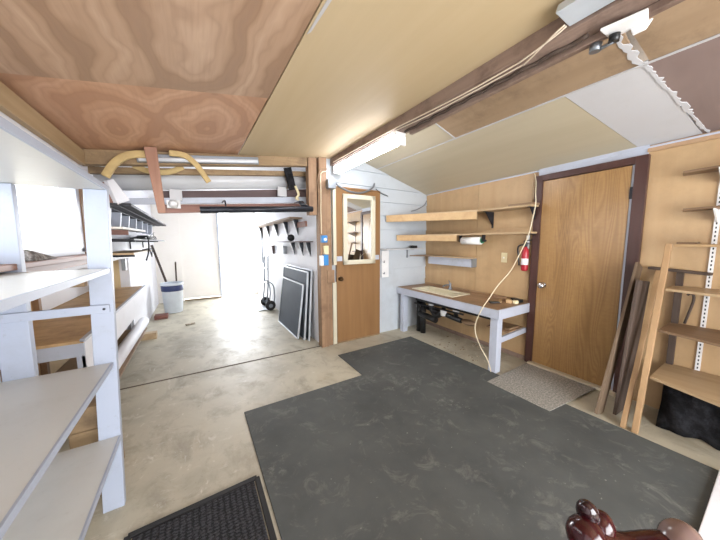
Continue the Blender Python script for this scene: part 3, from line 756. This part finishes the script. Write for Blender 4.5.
for zz in (.93, 1.1):  # two wire hooks
    b = B(); tube(b, smooth_path([(2.39, 3.225, zz), (2.39, 3.19, zz - .01), (2.385, 3.175, zz + .02)]), .005, 6); obj('hook', b, 'steel', t)
t = thing('junction_box', 'grey junction box at the top of the post beside the back door', 'electrical box', (1.51, 3.17, 2.06))
b = B(); box(b, 1.455, 1.565, 3.11, 3.2, 2.065, 2.18); obj('box', b, 'grey_metal', t, .004)
b = B(); box(b, 1.46, 1.56, 3.104, 3.11, 2.07, 2.175); obj('cover', b, 'steel', t)
b = B(); tube(b, smooth_path([(1.565, 3.16, 2.16), (1.66, 3.16, 2.10), (1.80, 3.17, 2.06), (1.98, 3.19, 2.065), (2.12, 3.20, 2.11), (2.2, 3.21, 2.165), (2.24, 3.235, 2.22)]), .013, 8)
tag(obj('flexible_conduit', b, 'steel'), 'grey flexible conduit sagging above the back door', 'conduit')
b = B(); tube(b, smooth_path([(2.27, 3.24, 2.15), (2.36, 3.235, 2.10), (2.46, 3.235, 2.075), (2.48, 3.24, 2.07)]), .008, 6)
tag(obj('wire_end', b, 'steel'), 'short grey wire on the white siding above the door corner', 'wire')
for k, (x, w) in enumerate(((1.345, .004), (1.378, .004))):
    b = B(); tube(b, smooth_path([(1.47 + k * .02, 3.14, 2.3 - k * .03), (1.38 + k * .015, 3.155, 2.29 - k * .035), (x, 3.165, 2.18), (x + w, 3.168, 2.0), (x - w * .5, 3.168, 1.8), (x, 3.168, 1.6), (x, 3.168, 1.50)]), .006, 6)
    tag(obj('post_cable', b, 'cord_cream' if k else 'shelf_mid'), ('pale' if k else 'brown') + ' cable running down the opening post into the blue box', 'cable')
t = thing('blue_outlet_box', 'upper blue outlet box with white face on the opening post', 'outlet', (1.42, 3.15, 1.38))
b = B(); box(b, 1.365, 1.44, 3.12, 3.18, 1.39, 1.48); obj('box', b, 'blue', t, .004)
b = B(); lathe(b, [(.02, 0), (.02, .012), (.015, .015)], (1.405, 3.12, 1.43), (0, -1, 0), 14); obj('white_face', b, 'white_plastic', t)
b = B(); box(b, 1.40, 1.465, 3.14, 3.18, 1.24, 1.35); tag(obj('switch_plate', b, 'cream_plastic', None, .006), 'cream switch plate between two blue boxes on the opening post', 'switch')
t = thing('blue_outlet_box', 'lower blue outlet box with white side on the opening post', 'outlet', (1.40, 3.15, 1.1))
b = B(); box(b, 1.385, 1.45, 3.12, 3.18, 1.10, 1.235); obj('box', b, 'blue', t, .004)
b = B(); box(b, 1.345, 1.384, 3.125, 3.18, 1.10, 1.225); obj('white_face', b, 'white_plastic', t, .003)

# ================================================================== CEILING FIXTURES
t = thing('fluorescent_light', 'lit white fluorescent ceiling light on the ridge beam', 'light', (1.62, 2.55, 2.37))
b = B(); box(b, 1.565, 1.68, 1.93, 3.17, 2.345, 2.368); obj('housing', b, 'white_plastic', t, .004)
b = B(); n = 8
prof = [(1.622 + .062 * math.cos(math.pi * k / n), 2.345 - .08 * math.sin(math.pi * k / n)) for k in range(n + 1)]
a = [b.verts.new((x, 1.955, z)) for x, z in prof]; c = [b.verts.new((x, 3.145, z)) for x, z in prof]
for k in range(n): b.faces.new((a[k], a[k + 1], c[k + 1], c[k])).smooth = True
b.faces.new(a); b.faces.new(c[::-1]); b.faces.new((a[0], c[0], c[n], a[n]))
obj('diffuser', b, 'lamp_on', t)
for y in (1.935, 3.148):
    b = B(); box(b, 1.558, 1.686, y, y + .018, 2.26, 2.344); obj('end_cap', b, 'white_plastic', t, .004)
for k in (0, 1):
    xo = 1.545 + .0 + k * .035
    pts = [(xo - .02, 3.1, 2.38), (xo - .02, 2.4, 2.375), (xo - .015, 1.95, 2.37), (xo - .005, 1.6, 2.36 - k * .004), (xo + .005, 1.2, 2.352 + k * .003), (xo + .012, .9, 2.36), (xo, .85, 2.355), (1.532 - k * .012, .70, 2.375), (1.53 - k * .015, .648, 2.39)]
    b = B(); tube(b, smooth_path(pts, 5), .0045, 6)
    tag(obj('ceiling_cable', b, 'cable_white'), ('right' if k else 'left') + ' of the two off white cables stapled along the ridge beam', 'cable')
b = B(); pts = [(1.64 + .006 * math.sin(y * 40), y, 2.362) for y in [1.9 - .02 * i for i in range(66)]]
tube(b, pts, .011, 6); tag(obj('armoured_cable', b, 'dark_plank'), 'dark ribbed armoured cable along the underside of the ridge beam', 'cable')
t = thing('shop_light', 'grey metal shop light on the beam with a white end plate', 'light', (1.6, .1, 2.3))
b = B(); hexa(b, [(1.40, -.9, 2.385), (1.54, -.9, 2.385), (1.54, .64, 2.385), (1.40, .64, 2.385), (1.42, -.9, 2.43), (1.54, -.9, 2.43), (1.54, .64, 2.43), (1.42, .64, 2.43)]); obj('housing', b, plain('pale grey enamel', '#b9c0c8', .4), t, .003)
b = B(); tube(b, [(1.44, -.86, 2.366), (1.44, .42, 2.366)], .018, 12); tube(b, [(1.50, -.86, 2.366), (1.50, .42, 2.366)], .018, 12); obj('tube', b, 'tube_off', t)
b = B(); q = [(1.603, .545), (1.632, .40), (1.712, .415), (1.715, .54)]; hexa(b, [(x, y, 2.332) for x, y in q] + [(x, y, 2.344) for x, y in q])
hexa(b, [(1.70, .42, 2.30), (1.71, .42, 2.30), (1.71, .46, 2.30), (1.70, .46, 2.30), (1.70, .40, 2.333), (1.712, .40, 2.333), (1.712, .47, 2.333), (1.70, .47, 2.333)]); obj('end_plate', b, 'white_plastic', t, .003)
t = thing('plug', 'black plug in a socket under the white end plate of the shop light', 'plug', (1.7, .53, 2.3))
b = B(); tube(b, [(1.672, .512, 2.326), (1.676, .516, 2.295)], .02, 12); obj('plug_body', b, 'black_plastic', t)
b = B(); tube(b, [(1.690, .585, 2.333), (1.692, .588, 2.30)], .024, 10); tube(b, [(1.676, .516, 2.299), (1.69, .565, 2.302)], .008, 6); obj('socket', b, 'steel', t)
b = B(); tube(b, smooth_path([(1.725, .43, 2.35), (1.83, .40, 2.45), (1.92, .36, 2.48), (1.98, .2, 2.515), (2.0, -.4, 2.51)]), .008, 6); tag(obj('white_lead', b, 'cable_white'), 'off white lead curving over the ceiling from the shop light', 'cord')

# ================================================================== LEANING SHELF UNIT AND BOARDS (right edge)
t = thing('leaning_bookcase', 'tall pine shelf unit with sloping posts at the right edge', 'bookcase', tuple(W(.2, .3, 0)))
b = B(); bar(b, W(.50, .555, 0.0), W(.50, .195, 1.37), .034, .034, (0, 1, 0)); obj('post', b, 'pine_z', t, .003)
b = B(); bar(b, W(-.48, .86, 0.0), W(-.48, .36, 1.37), .04, .04, (0, 1, 0)); obj('post', b, 'pine_z', t, .003)
for (z, dl, dr, mm) in ((.40, .455, .80, 'shelf_light'), (.735, .37, .64, 'shelf_mid'), (1.03, .29, .52, 'shelf_light'), (1.352, .20, .40, 'pine_y')):
    b = B(); poly_w(b, [(.475, .02), (.475, dl), (-.46, dr), (-.46, .02)], z, z + .018)
    obj('shelf', b, mm, t, .002)
b = B(); hexa(b, [W(.485, .02, 0), W(.485, .50, 0), W(.47, .50, 0), W(.47, .02, 0), W(.485, .02, 1.36), W(.485, .04, 1.36), W(.47, .04, 1.36), W(.47, .02, 1.36)])
b.free()
b = B(); bar(b, W(.45, .03, 0), W(.45, .03, 1.15), .035, .04, (1, 0, 0)); obj('rear_post', b, 'dark_plank', t)
t2 = thing('slotted_standard', 'white slotted shelf standard on the wall behind the pine shelf unit', 'shelf rail', tuple(W(.32, .006, .35)))
b = B(); wbox(b, .30, .325, .006, .018, .35, 1.9); obj('rail', b, 'white_plastic', t2)
b = B()
for k in range(50): wbox(b, .309, .316, .018, .0186, .37 + k * .03, .385 + k * .03)
obj('slots', b, 'black_metal', t2)
b = B(); wbox(b, .37, .47, .06, .16, 1.3715, 1.385); p = b; tag(obj('wood_wedge', b, 'shelf_mid', None, .002), 'small brown wood piece on top of the pine shelf unit', 'wood')
b = B(); bar(b, W(.62, .03, 1.175), W(.30, .07, 1.155), .055, .02, (0, 0, 1)); tag(obj('dark_batten', b, 'dark_plank', None, .002), 'dark narrow board lying level behind the pine shelf posts', 'board')
b = B(); tube(b, smooth_path([W(.40, .03, .76), W(.37, .03, .95), W(.385, .04, 1.0), W(.40, .05, .985)]), .008, 6); tag(obj('iron_rod', b, 'dark_plank'), 'thin dark hooked rod standing behind the pine shelves', 'rod')
b = B(); bar(b, W(.565, .56, .0), W(.565, .035, 1.16), .03, .03, (0, 1, 0)); tag(obj('wood_strip', b, 'pine_z', None, .002), 'slim pine strip leaning just left of the pine shelf post', 'board')
b = B(); bar(b, W(.72, .52, 0.008), W(.668, .095, 1.2), .02, .15, (1, 0, .0)); tag(obj('leaning_board', b, 'sheet_brown', None, .002), 'brown weathered board leaning against the oak door casing', 'board')
b = B(); bar(b, W(.64, .32, 0.01), W(.615, .19, 1.08), .02, .30, (1, 0, 0)); tag(obj('leaning_board', b, 'dark_plank', None, .002), 'darker board leaning between the brown board and the pine strip', 'board')
# black sheeting bundled under the lowest shelf
b = B(); rows = []
for i in range(25):
    y = -.40 + .84 * i / 24; row = []
    for j in range(11):
        z = .004 + .37 * j / 10; d = .30 - .12 * (z / .37) ** 2 + .03 * math.sin(y * 21 + z * 5) + .018 * math.sin(y * 47 - z * 19)
        row.append(b.verts.new(W(y, d, z + (.012 * math.sin(y * 33) if j == 10 else 0))))
    row += [b.verts.new(W(y, .06, .36)), b.verts.new(W(y, .06, .004))]; rows.append(row)
for r0, r1 in zip(rows, rows[1:]):
    n = len(r0)
    for k in range(n): b.faces.new((r0[k], r0[(k + 1) % n], r1[(k + 1) % n], r1[k])).smooth = k < 10
b.faces.new(rows[0][::-1]); b.faces.new(rows[-1])
tag(obj('black_sheeting', b, 'black_cloth'), 'bundle of black plastic sheeting on the floor under the lowest pine shelf', 'sheeting')
for (z, lab, gy) in ((1.885, 'upper short wall shelf at the top right', .50), (1.615, 'lower short wall shelf just above the pine shelf unit', .48)):
    t = thing('wall_shelf', lab, 'shelf', tuple(W(.2, .1, z)))
    b = B(); poly_w(b, [(gy, .006), (gy - .02, .14), (.0, .22), (-.1, .22), (-.1, .006)], z, z + .016); obj('shelf_board', b, 'shelf_mid', t, .002)
    b = B()
    for yy in (.3125, ):
        p = [W(yy + s, d, zz) for s in (-.004, .004) for (d, zz) in ((.018, z - .09), (.20, z - .012), (.20, z - .001), (.018, z - .001))]
        hexa(b, p)
    obj('bracket', b, 'white_plastic', t)

# ================================================================== CHAIR (only its arm top shows at the bottom edge)
CX, CY = .84, .20
t = thing('armchair', 'glossy burgundy carved wooden chair cut off by the bottom edge', 'chair', (1.0, 0., 0))
rot = Matrix.Rotation(.5, 3, 'Y')
b = B(); ball(b, (.80, .215, .655), .042, (1.0, 1, 1.1)); ball(b, (.86, .205, .655), .03, (1.1, 1, 1.3), Matrix.Rotation(.5, 3, 'Y'))
tube(b, smooth_path([(.80, .215, .64), (.90, .16, .60), (.97, .12, .60), (1.06, .08, .585)]), .042, 14)
obj('arm', b, 'red_gloss', t)
b = B(); ball(b, (1.035, .09, .615), .055, (1.0, .8, .9)); obj('arm_end', b, plain('brownish grey lacquer', '#6e5a56', .2), t)['label'] = 'rounded brownish grey end of the arm'
b = B(); ball(b, (.835, .225, .69), .034, (.75, .75, 1.25), Matrix.Rotation(-.45, 3, 'Y')); o2 = obj('scroll_tip', b, plain('dark glossy tip', '#241014', .12), t); o2['label'] = 'dark rounded tip'
for (x, y, h) in ((.80, .2, .62), (1.06, .07, .58), (.74, -.22, .6), (1.0, -.36, .6)):
    b = B(); lathe(b, [(.018, .0), (.022, .05), (.018, .2), (.026, .3), (.022, .4), (.026, h)], (x, y, .0115), (0, 0, 1), 12); obj('leg', b, 'red_gloss', t)
b = B(); prism(b, [(.79, .19), (1.06, .05), (1.0, -.36), (.74, -.22)], .40, .44); obj('seat', b, 'red_gloss', t, .01)

# ================================================================== OPENING CLUTTER
b = B(); hexa(b, [(-.265, 3.06, 1.668), (-.205, 3.06, 1.668), (-.205, 3.085, 1.668), (-.265, 3.085, 1.668), (-.328, 3.06, 2.234), (-.236, 3.06, 2.245), (-.236, 3.085, 2.245), (-.328, 3.085, 2.234)])
tag(obj('hanging_plank', b, 'red_timber', None, .003), 'reddish plank hanging down from the ceiling edge in the opening', 'board')
def strip(pts, w, th):
    """flat bent strip in the xz plane, w wide across its path"""
    b = B(); pp = smooth_path(pts, 8); rows = []
    for i, p in enumerate(pp):
        d = (pp[min(i + 1, len(pp) - 1)] - pp[max(i - 1, 0)]).normalized(); s = V((0, 1, 0)).cross(d).normalized()
        rows.append([b.verts.new(p + s * a * w / 2 + V((0, c * th / 2, 0))) for a, c in ((-1, -1), (1, -1), (1, 1), (-1, 1))])
    for r0, r1 in zip(rows, rows[1:]):
        for k in range(4): b.faces.new((r0[k], r0[(k + 1) % 4], r1[(k + 1) % 4], r1[k])).smooth = k in (0, 2)
    b.faces.new(rows[0][::-1]); b.faces.new(rows[-1]); return b
tag(obj('hanging_foam_strip', strip([(-.61, 3.13, 1.96), (-.555, 3.13, 2.06), (-.485, 3.13, 2.135), (-.40, 3.13, 2.175), (-.28, 3.13, 2.19)], .06, .03), 'yellow_foam', None, .004), 'yellowed bent strip arching down at the left end of the header', 'strip')
tag(obj('hanging_foam_strip', strip([(-.15, 3.12, 2.225), (-.03, 3.12, 2.22), (.06, 3.12, 2.15), (.112, 3.12, 2.07), (.16, 3.12, 1.995)], .05, .03), 'yellow_foam', None, .004), 'yellowed bent strip drooping below the unlit tube light', 'strip')
tag(obj('hanging_foam_strip', strip([(-.45, 3.36, 2.13), (-.33, 3.36, 2.09), (-.18, 3.36, 2.10), (-.05, 3.36, 2.17)], .05, .02), 'yellow_foam', None, .004), 'yellowed strip sagging behind the reddish hanging plank', 'strip')
t = thing('tube_light', 'unlit tube light fixture mounted along the opening header', 'light', (.27, 3.18, 2.24))
b = B(); bar(b, (-.40, 3.195, 2.16), (.655, 3.195, 2.29), .04, .07); obj('housing', b, 'steel', t, .004)
b = B(); tube(b, [(-.38, 3.16, 2.145), (.64, 3.16, 2.273)], .02, 12); obj('tube', b, 'tube_off', t)
b = B(); q = [(-.645, 1.965), (-.60, 1.985), (-.495, 1.80), (-.585, 1.755)]; hexa(b, [(x, 3.35, z) for x, z in q] + [(x - .03, 3.375, z) for x, z in q])
tag(obj('white_board_scrap', b, 'white_side'), 'slanted white board scrap above the dark garage shelf', 'board')
b = B(); q = [(-.70, 1.95), (-.655, 1.96), (-.60, 1.77), (-.70, 1.77)]; hexa(b, [(x, 3.385, z) for x, z in q] + [(x, 3.41, z) for x, z in q])
tag(obj('brown_wedge', b, 'red_timber_x'), 'brown triangular wood wedge under the slanted white scrap', 'wood')
# black rail
b = B(); tube(b, [(.068, 3.13, 1.72), (1.25, 3.13, 1.798)], .034, 14)
t = tag(obj('black_pipe', b, 'black_metal'), 'long black pipe slung across the opening below the reddish board', 'pipe')
for xx, zz in ((.3, 1.735), (1.15, 1.79)):
    b = B(); tube(b, smooth_path([(xx, 3.13, zz + .03), (xx, 3.2, zz + .1), (xx, 3.50, zz + .12)]), .008, 6); obj('hanger', b, 'black_metal', t)
b = B(); ball(b, (1.13, 3.13, 1.845), .03, (1.4, .8, .8)); tube(b, [(1.08, 3.13, 1.87), (1.21, 3.13, 1.815)], .016, 8); obj('clamp', b, 'black_metal', t)
b = B(); bar(b, (1.03, 3.37, 2.31), (1.09, 3.37, 2.05), .02, .095, (1, 0, 0)); tube(b, smooth_path([(1.06, 3.37, 2.32), (1.04, 3.34, 2.36), (1.055, 3.25, 2.36)]), .006, 6)
tag(obj('hanging_strap', b, 'black_cloth', None, .004), 'black webbing bundle hanging from the header', 'strap')
b = B(); tube(b, smooth_path([(1.12, 3.36, 2.1), (1.16, 3.36, 2.0), (1.13, 3.36, 1.95), (1.16, 3.36, 1.93)]), .016, 8); tag(obj('pale_rag', b, 'cream_plastic'), 'pale twisted rag hanging beside the black webbing', 'rag')
for (x, z, lab) in ((-.135, 1.90, 'left white clip on the dark board across the opening'), (.985, 2.035, 'right white clip on the dark board across the opening')):
    b = B(); box(b, x - .055, x + .055, 3.46, 3.498, z - .06, z + .055); tag(obj('white_clip', b, 'grey_board', None, .004), lab, 'clip')
b = B(); lathe(b, [(.03, 0), (.045, .02), (.03, .05), (.012, .07)], (-.16, 3.46, 1.80), (0, -1, 0), 12); box(b, -.22, -.1, 3.46, 3.498, 1.76, 1.84); tag(obj('lamp_socket', b, 'white_plastic'), 'small white lamp socket below the left white clip', 'socket')

# ================================================================== GARAGE LEFT WALL SHELVES
t = thing('overhead_shelf', 'long dark shelf on white brackets high on the garage left wall', 'shelf', (-.62, 4.9, 1.75))
b = B()
for k in range(3): box(b, -.765 + k * .095, -.765 + k * .095 + .085, 3.35, 7.1, 1.74 + .004 * k, 1.765 + .004 * k)
obj('shelf_slats', b, 'dark_grey', t, .002)
for yy in (3.55, 4.0, 4.45, 4.95, 5.5, 6.05, 6.6):
    b = B()
    hexa(b, [(-.775, yy, 1.56), (-.70, yy, 1.56), (-.70, yy + .05, 1.56), (-.775, yy + .05, 1.56), (-.775, yy, 1.738), (-.68, yy, 1.738), (-.68, yy + .05, 1.738), (-.775, yy + .05, 1.738)])
    obj('bracket', b, 'white', t, .003)
for k, yy in enumerate((3.9, 4.5, 5.1, 5.6)):
    b = B(); box(b, -.74, -.58, yy, yy + .28, 1.774, 1.81); tag(obj('dark_tray', b, 'dark_grey', None, .004), ('nearest', 'second', 'third', 'farthest')[k] + ' of the dark trays on top of the overhead garage shelf', 'tray', 'trays on the overhead shelf')
t = thing('garage_shelf', 'short pale shelf on the garage left wall under the dark overhead shelf', 'shelf', (-.65, 3.7, 1.54))
b = B(); hexa(b, [(-.775, 3.33, 1.53), (-.56, 3.33, 1.53), (-.50, 4.2, 1.53), (-.775, 4.2, 1.53), (-.775, 3.33, 1.55), (-.56, 3.33, 1.55), (-.50, 4.2, 1.55), (-.775, 4.2, 1.55)]); obj('shelf_board', b, 'cream_wall', t)
b = B(); box(b, -.77, -.57, 3.6, 3.63, 1.48, 1.529); obj('bracket', b, 'red_timber_x', t)
t = thing('garage_shelf', 'thin dark shelf holding black cables on the garage left wall', 'shelf', (-.65, 4.9, 1.42))
b = B(); box(b, -.775, -.50, 3.4, 6.6, 1.425, 1.44); obj('shelf_board', b, 'dark_grey', t)
for yy in (3.8, 4.9, 6.0):
    b = B(); box(b, -.775, -.76, yy, yy + .02, 1.315, 1.424); box(b, -.775, -.55, yy, yy + .02, 1.41, 1.4245); obj('bracket', b, 'black_metal', t)
b = B(); pts = []
for k in range(90):
    a = k * .55; pts.append((-.64 + .09 * math.cos(a), 4.6 + .012 * k + .22 * math.sin(a * .9), 1.452 + .0012 * (k % 40)))
tube(b, smooth_path(pts, 2), .008, 6); pts2 = [(-.6, 4.4, 1.45), (-.49, 4.2, 1.47), (-.47, 4.1, 1.36), (-.47, 4.0, 1.27), (-.48, 3.9, 1.2)]
tube(b, smooth_path(pts2), .009, 6); tube(b, smooth_path([(-.6, 5.2, 1.46), (-.55, 5.5, 1.56), (-.6, 5.9, 1.55), (-.6, 6.1, 1.46)]), .006, 6)
tag(obj('black_cables', b, 'black_plastic'), 'tangle of black cables draped on the thin garage shelf', 'cables')
t = thing('garage_shelf', 'lowest pale plywood shelf with dangling wires on the garage left wall', 'shelf', (-.65, 3.9, 1.3))
b = B(); box(b, -.775, -.50, 3.34, 4.6, 1.285, 1.303); obj('shelf_board', b, 'shelf_light', t)
b = B(); box(b, -.775, -.55, 3.7, 3.72, 1.25, 1.284); obj('bracket', b, 'black_metal', t)
b = B(); tube(b, smooth_path([(-.55, 4.22, 1.312), (-.49, 4.26, 1.32), (-.475, 4.3, 1.25), (-.475, 4.36, 1.22), (-.48, 4.42, 1.27), (-.485, 4.5, 1.315), (-.55, 4.45, 1.312)]), .006, 6); tag(obj('loose_wire', b, 'black_plastic'), 'loose looping wire hanging off the lowest plywood garage shelf', 'wire')
b = B(); box(b, -.775, -.735, 4.3, 4.38, 1.06, 1.2); tag(obj('wall_outlet', b, 'grey_metal', None, .003), 'small grey outlet on the garage left wall below the shelves', 'outlet')
# bin
t = thing('trash_bin', 'pale round bin with a navy band standing in the far left garage corner', 'bin', (-.43, 6.52, 0))
b = B(); lathe(b, [(.15, .002), (.155, .01), (.185, .56), (.195, .57), (.195, .60), (.18, .60), (.145, .02)], (-.43, 6.52, 0), (0, 0, 1), 28); obj('body', b, 'bin', t)
b = B(); lathe(b, [(.1825, .44), (.1865, .445), (.190, .55), (.186, .555)], (-.43, 6.52, 0), (0, 0, 1), 28); obj('navy_band', b, 'navy', t)
for yy, x1, lab in ((7.0, -.73, 'long dark pole leaning in the far garage corner behind the bin'), (6.8, -.55, 'shorter dark pole leaning behind the bin')):
    pass
b = B(); tube(b, [(-.44, 7.15, .002), (-.755, 7.0, 1.35)], .022, 8); tag(obj('leaning_pole', b, 'dark_plank'), 'long dark pole leaning in the far garage corner behind the bin', 'pole')
b = B(); tube(b, [(-.40, 7.2, .002), (-.40, 7.54, .95)], .015, 8); tag(obj('leaning_stick', b, 'dark_plank'), 'short dark stick standing right behind the bin', 'stick')
b = B(); box(b, -.70, -.50, 5.98, 6.18, .001, .07); tag(obj('brick', b, plain('reddish brown brick', '#7a4f44', .8), None, .004), 'reddish brown brick on the floor before the bin', 'brick')
b = B(); bar(b, (-.2, 5.3, .012), (-.08, 5.36, .012), .05, .02); tag(obj('paper_scrap', b, 'grit'), 'crumpled scrap on the garage floor in front of the bin', 'scrap')

# ================================================================== GARAGE RIGHT WALL
t = thing('garage_right_shelf', 'long brown shelf on dark brackets high on the garage right wall', 'shelf', (1.3, 5, 1.75))
b = B(); box(b, 1.20, 1.395, 3.9, 7.0, 1.745, 1.765); obj('shelf_board', b, 'shelf_mid', t)
def gbracket(y, z, L, H, parent):
    b = B(); hexa(b, [(1.392, y, z - H), (1.398, y, z - H), (1.398, y + .014, z - H), (1.392, y + .014, z - H), (1.398 - L, y, z), (1.398, y, z), (1.398, y + .014, z), (1.398 - L, y + .014, z)])
    obj('bracket', b, 'black_metal', parent)
for yy in (4.1, 4.65, 5.3, 6.0, 6.7): gbracket(yy, 1.744, .08, .24, t)
t = thing('garage_right_shelf', 'short dark shelf on brackets halfway up the garage right wall', 'shelf', (1.3, 4, 1.4))
b = B(); box(b, 1.20, 1.395, 3.5, 5.0, 1.395, 1.41); obj('shelf_board', b, 'dark_timber', t)
for yy in (3.6, 3.9, 4.3): gbracket(yy, 1.394, .07, .2, t)
b = B(); ball(b, (1.29, 4.15, 1.465), .055); tag(obj('dark_ball', b, 'rubber'), 'dark round ball on the short garage shelf', 'ball')
b = B(); box(b, 1.33, 1.398, 4.75, 5.1, 1.19, 1.33); tag(obj('wall_box', b, 'grey_metal', None, .004), 'grey box on the garage right wall under the short shelf', 'box')
b = B(); gp = [(1.398, 5.7, 1.33), (1.36, 5.7, 1.33), (1.398, 5.7, 1.15)]
hexa(b, [(1.37, 5.65, 1.16), (1.398, 5.65, 1.16), (1.398, 5.7, 1.16), (1.37, 5.7, 1.16), (1.34, 5.6, 1.33), (1.398, 5.6, 1.33), (1.398, 5.75, 1.33), (1.34, 5.75, 1.33)]); tag(obj('wall_funnel', b, 'dark_timber'), 'small dark bracket left of the grey wall box', 'bracket')
b = B(); box(b, 1.37, 1.398, 3.72, 4.08, 1.62, 1.70); tag(obj('wood_cleat', b, 'red_timber_x', None, .003), 'reddish wood cleat on the garage right wall near the black pipe end', 'board')
b = B(); tube(b, [(1.375, 6.7, .9), (1.375, 6.7, 1.7)], .018, 8); tag(obj('wall_conduit', b, 'steel'), 'vertical grey conduit on the garage right wall by the bright opening', 'conduit')
# framed screens leaning on the wall
def screen(lab, y0, y1, xb, xt, H, grp):
    t = thing('window_screen', lab, 'screen', (xb, (y0 + y1) / 2, 0), grp)
    def P_(y, s): return V((xb + (xt - xb) * s, y, .002 + H * s))
    b = B()
    for (a, c) in (((y0, 0), (y1, 0)), ((y1, 0), (y1, 1)), ((y1, 1), (y0, 1)), ((y0, 1), (y0, 0))): bar(b, P_(*a), P_(*c), .016, .024, (1, 0, 0))
    obj('frame', b, 'alu', t, .002)
    b = B(); n = V((.006, 0, 0)); q = [P_(y0, 0), P_(y1, 0), P_(y1, 1), P_(y0, 1)]; hexa(b, [p - n * .4 for p in q] + [p + n * .4 for p in q]); obj('mesh', b, 'mesh', t)
screen('largest dark window screen leaning on the garage right wall at the back', 3.52, 4.72, 1.31, 1.375, 1.0, 'window screens')
screen('middle dark window screen sandwiched in the leaning stack', 3.58, 4.78, 1.265, 1.34, .97, 'window screens')
screen('front smaller dark window screen of the leaning stack', 3.68, 4.72, 1.20, 1.305, .78, 'window screens')
# hand truck
HX, HY = 1.30, 5.8
t = thing('hand_truck', 'steel hand truck with black wheels by the garage right wall', 'hand truck', (HX, HY, 0))
b = B()
for dy in (-.17, .17): tube(b, [(1.20, HY + dy, .10), (1.24, HY + dy, .5), (1.26, HY + dy, 1.08)], .016, 10)
for zz in (.25, .55, .85): tube(b, [(1.215 + zz * .04, HY - .17, zz), (1.215 + zz * .04, HY + .17, zz)], .012, 8)
tube(b, smooth_path([(1.26, HY - .17, 1.08), (1.275, HY - .1, 1.12), (1.275, HY + .1, 1.12), (1.26, HY + .17, 1.08)]), .016, 10); obj('frame', b, 'steel', t)
b = B()
for dy in (-.19, .19): tube(b, smooth_path([(1.25, HY + dy, .60), (1.34, HY + dy, .5), (1.36, HY + dy, .3), (1.34, HY + dy, .14)]), .013, 8)
obj('wheel_brace', b, 'steel', t)
b = B(); box(b, 1.03, 1.21, HY - .2, HY + .2, .012, .024); obj('toe_plate', b, 'alu', t)
for dy in (-.23, .23):
    b = B(); lathe(b, [(.035, -.03), (.085, -.032), (.10, -.02), (.10, .02), (.085, .032), (.035, .03)], (1.262, HY + dy, .102), (0, 1, 0), 24); w_ = obj('wheel', b, 'rubber', t)
    b = B(); lathe(b, [(.04, -.035), (.04, .035)], (1.262, HY + dy, .102), (0, 1, 0), 14); obj('hub', b, 'steel', w_)

# ================================================================== FLOOR DEBRIS
b = B()
for k in range(60):
    y = random.uniform(1.75, 2.6); d = random.uniform(.08, .6); s = random.uniform(.005, .018); p = W(y, d, s * .3)
    ball(b, p, s, (1, random.uniform(.6, 1.6), .45), None, 6)
o = tag(obj('floor_debris', b, 'grit'), 'scattered grit and chips on the concrete under the workbench', 'debris'); o['kind'] = 'stuff'

# ================================================================== CAMERA
yaw, pitch, roll = .5516, .10554, .00487
fwd = V((math.sin(yaw) * math.cos(pitch), math.cos(yaw) * math.cos(pitch), -math.sin(pitch)))
rt = V((math.cos(yaw), -math.sin(yaw), 0)); dn = -rt.cross(fwd)
r_ = rt * math.cos(roll) + dn * math.sin(roll); d_ = -rt * math.sin(roll) + dn * math.cos(roll)
cam = bpy.data.cameras.new('camera'); co = bpy.data.objects.new('camera', cam); COL.objects.link(co)
up = -d_; bk = -fwd
co.matrix_world = Matrix(((r_.x, up.x, bk.x, 0), (r_.y, up.y, bk.y, 0), (r_.z, up.z, bk.z, 1.40), (0, 0, 0, 1)))
cam.sensor_width = 36; cam.lens = 267.66 / 720 * 36; cam.clip_start = .02
SC.camera = co

# ================================================================== LIGHT
w = bpy.data.worlds.new('sky'); SC.world = w; w.use_nodes = True
bg = w.node_tree.nodes['Background']; bg.inputs['Color'].default_value = (.93, .97, 1., 1); bg.inputs['Strength'].default_value = 5.0
def area(name, loc, target, sx, sy, power, col=(1, 1, 1)):
    l = bpy.data.lights.new(name, 'AREA'); l.shape = 'RECTANGLE'; l.size = sx; l.size_y = sy; l.energy = power; l.color = col
    o = bpy.data.objects.new(name, l); COL.objects.link(o); o.location = loc
    o.rotation_euler = (V(target) - V(loc)).to_track_quat('-Z', 'Y').to_euler()
    return o
area('rear_fill_light', (1.0, -2.3, 1.15), (1.0, 0, 2.0), 2.4, 1.9, 150, (.95, .97, 1))  # unseen fill lamp added behind the camera, tilted up to brighten the ceiling
area('window_daylight', (-1.3, 1.8, 1.65), (0, 1.8, 1.4), 2.4, .6, 18, (.92, .96, 1))
area('far_doorway_daylight', (.92, 8.0, 1.2), (.8, 5, .6), .8, 1.9, 85, (.93, .96, 1))
SC.view_settings.view_transform = 'Standard'; SC.view_settings.look = 'None'
SC.view_settings.exposure = 0.4; SC.view_settings.gamma = 1.0; SC.view_settings.use_curve_mapping = False
SC.cycles.use_denoising = True; SC.cycles.max_bounces = 10; SC.cycles.diffuse_bounces = 6
SC.cycles.sample_clamp_indirect = 6
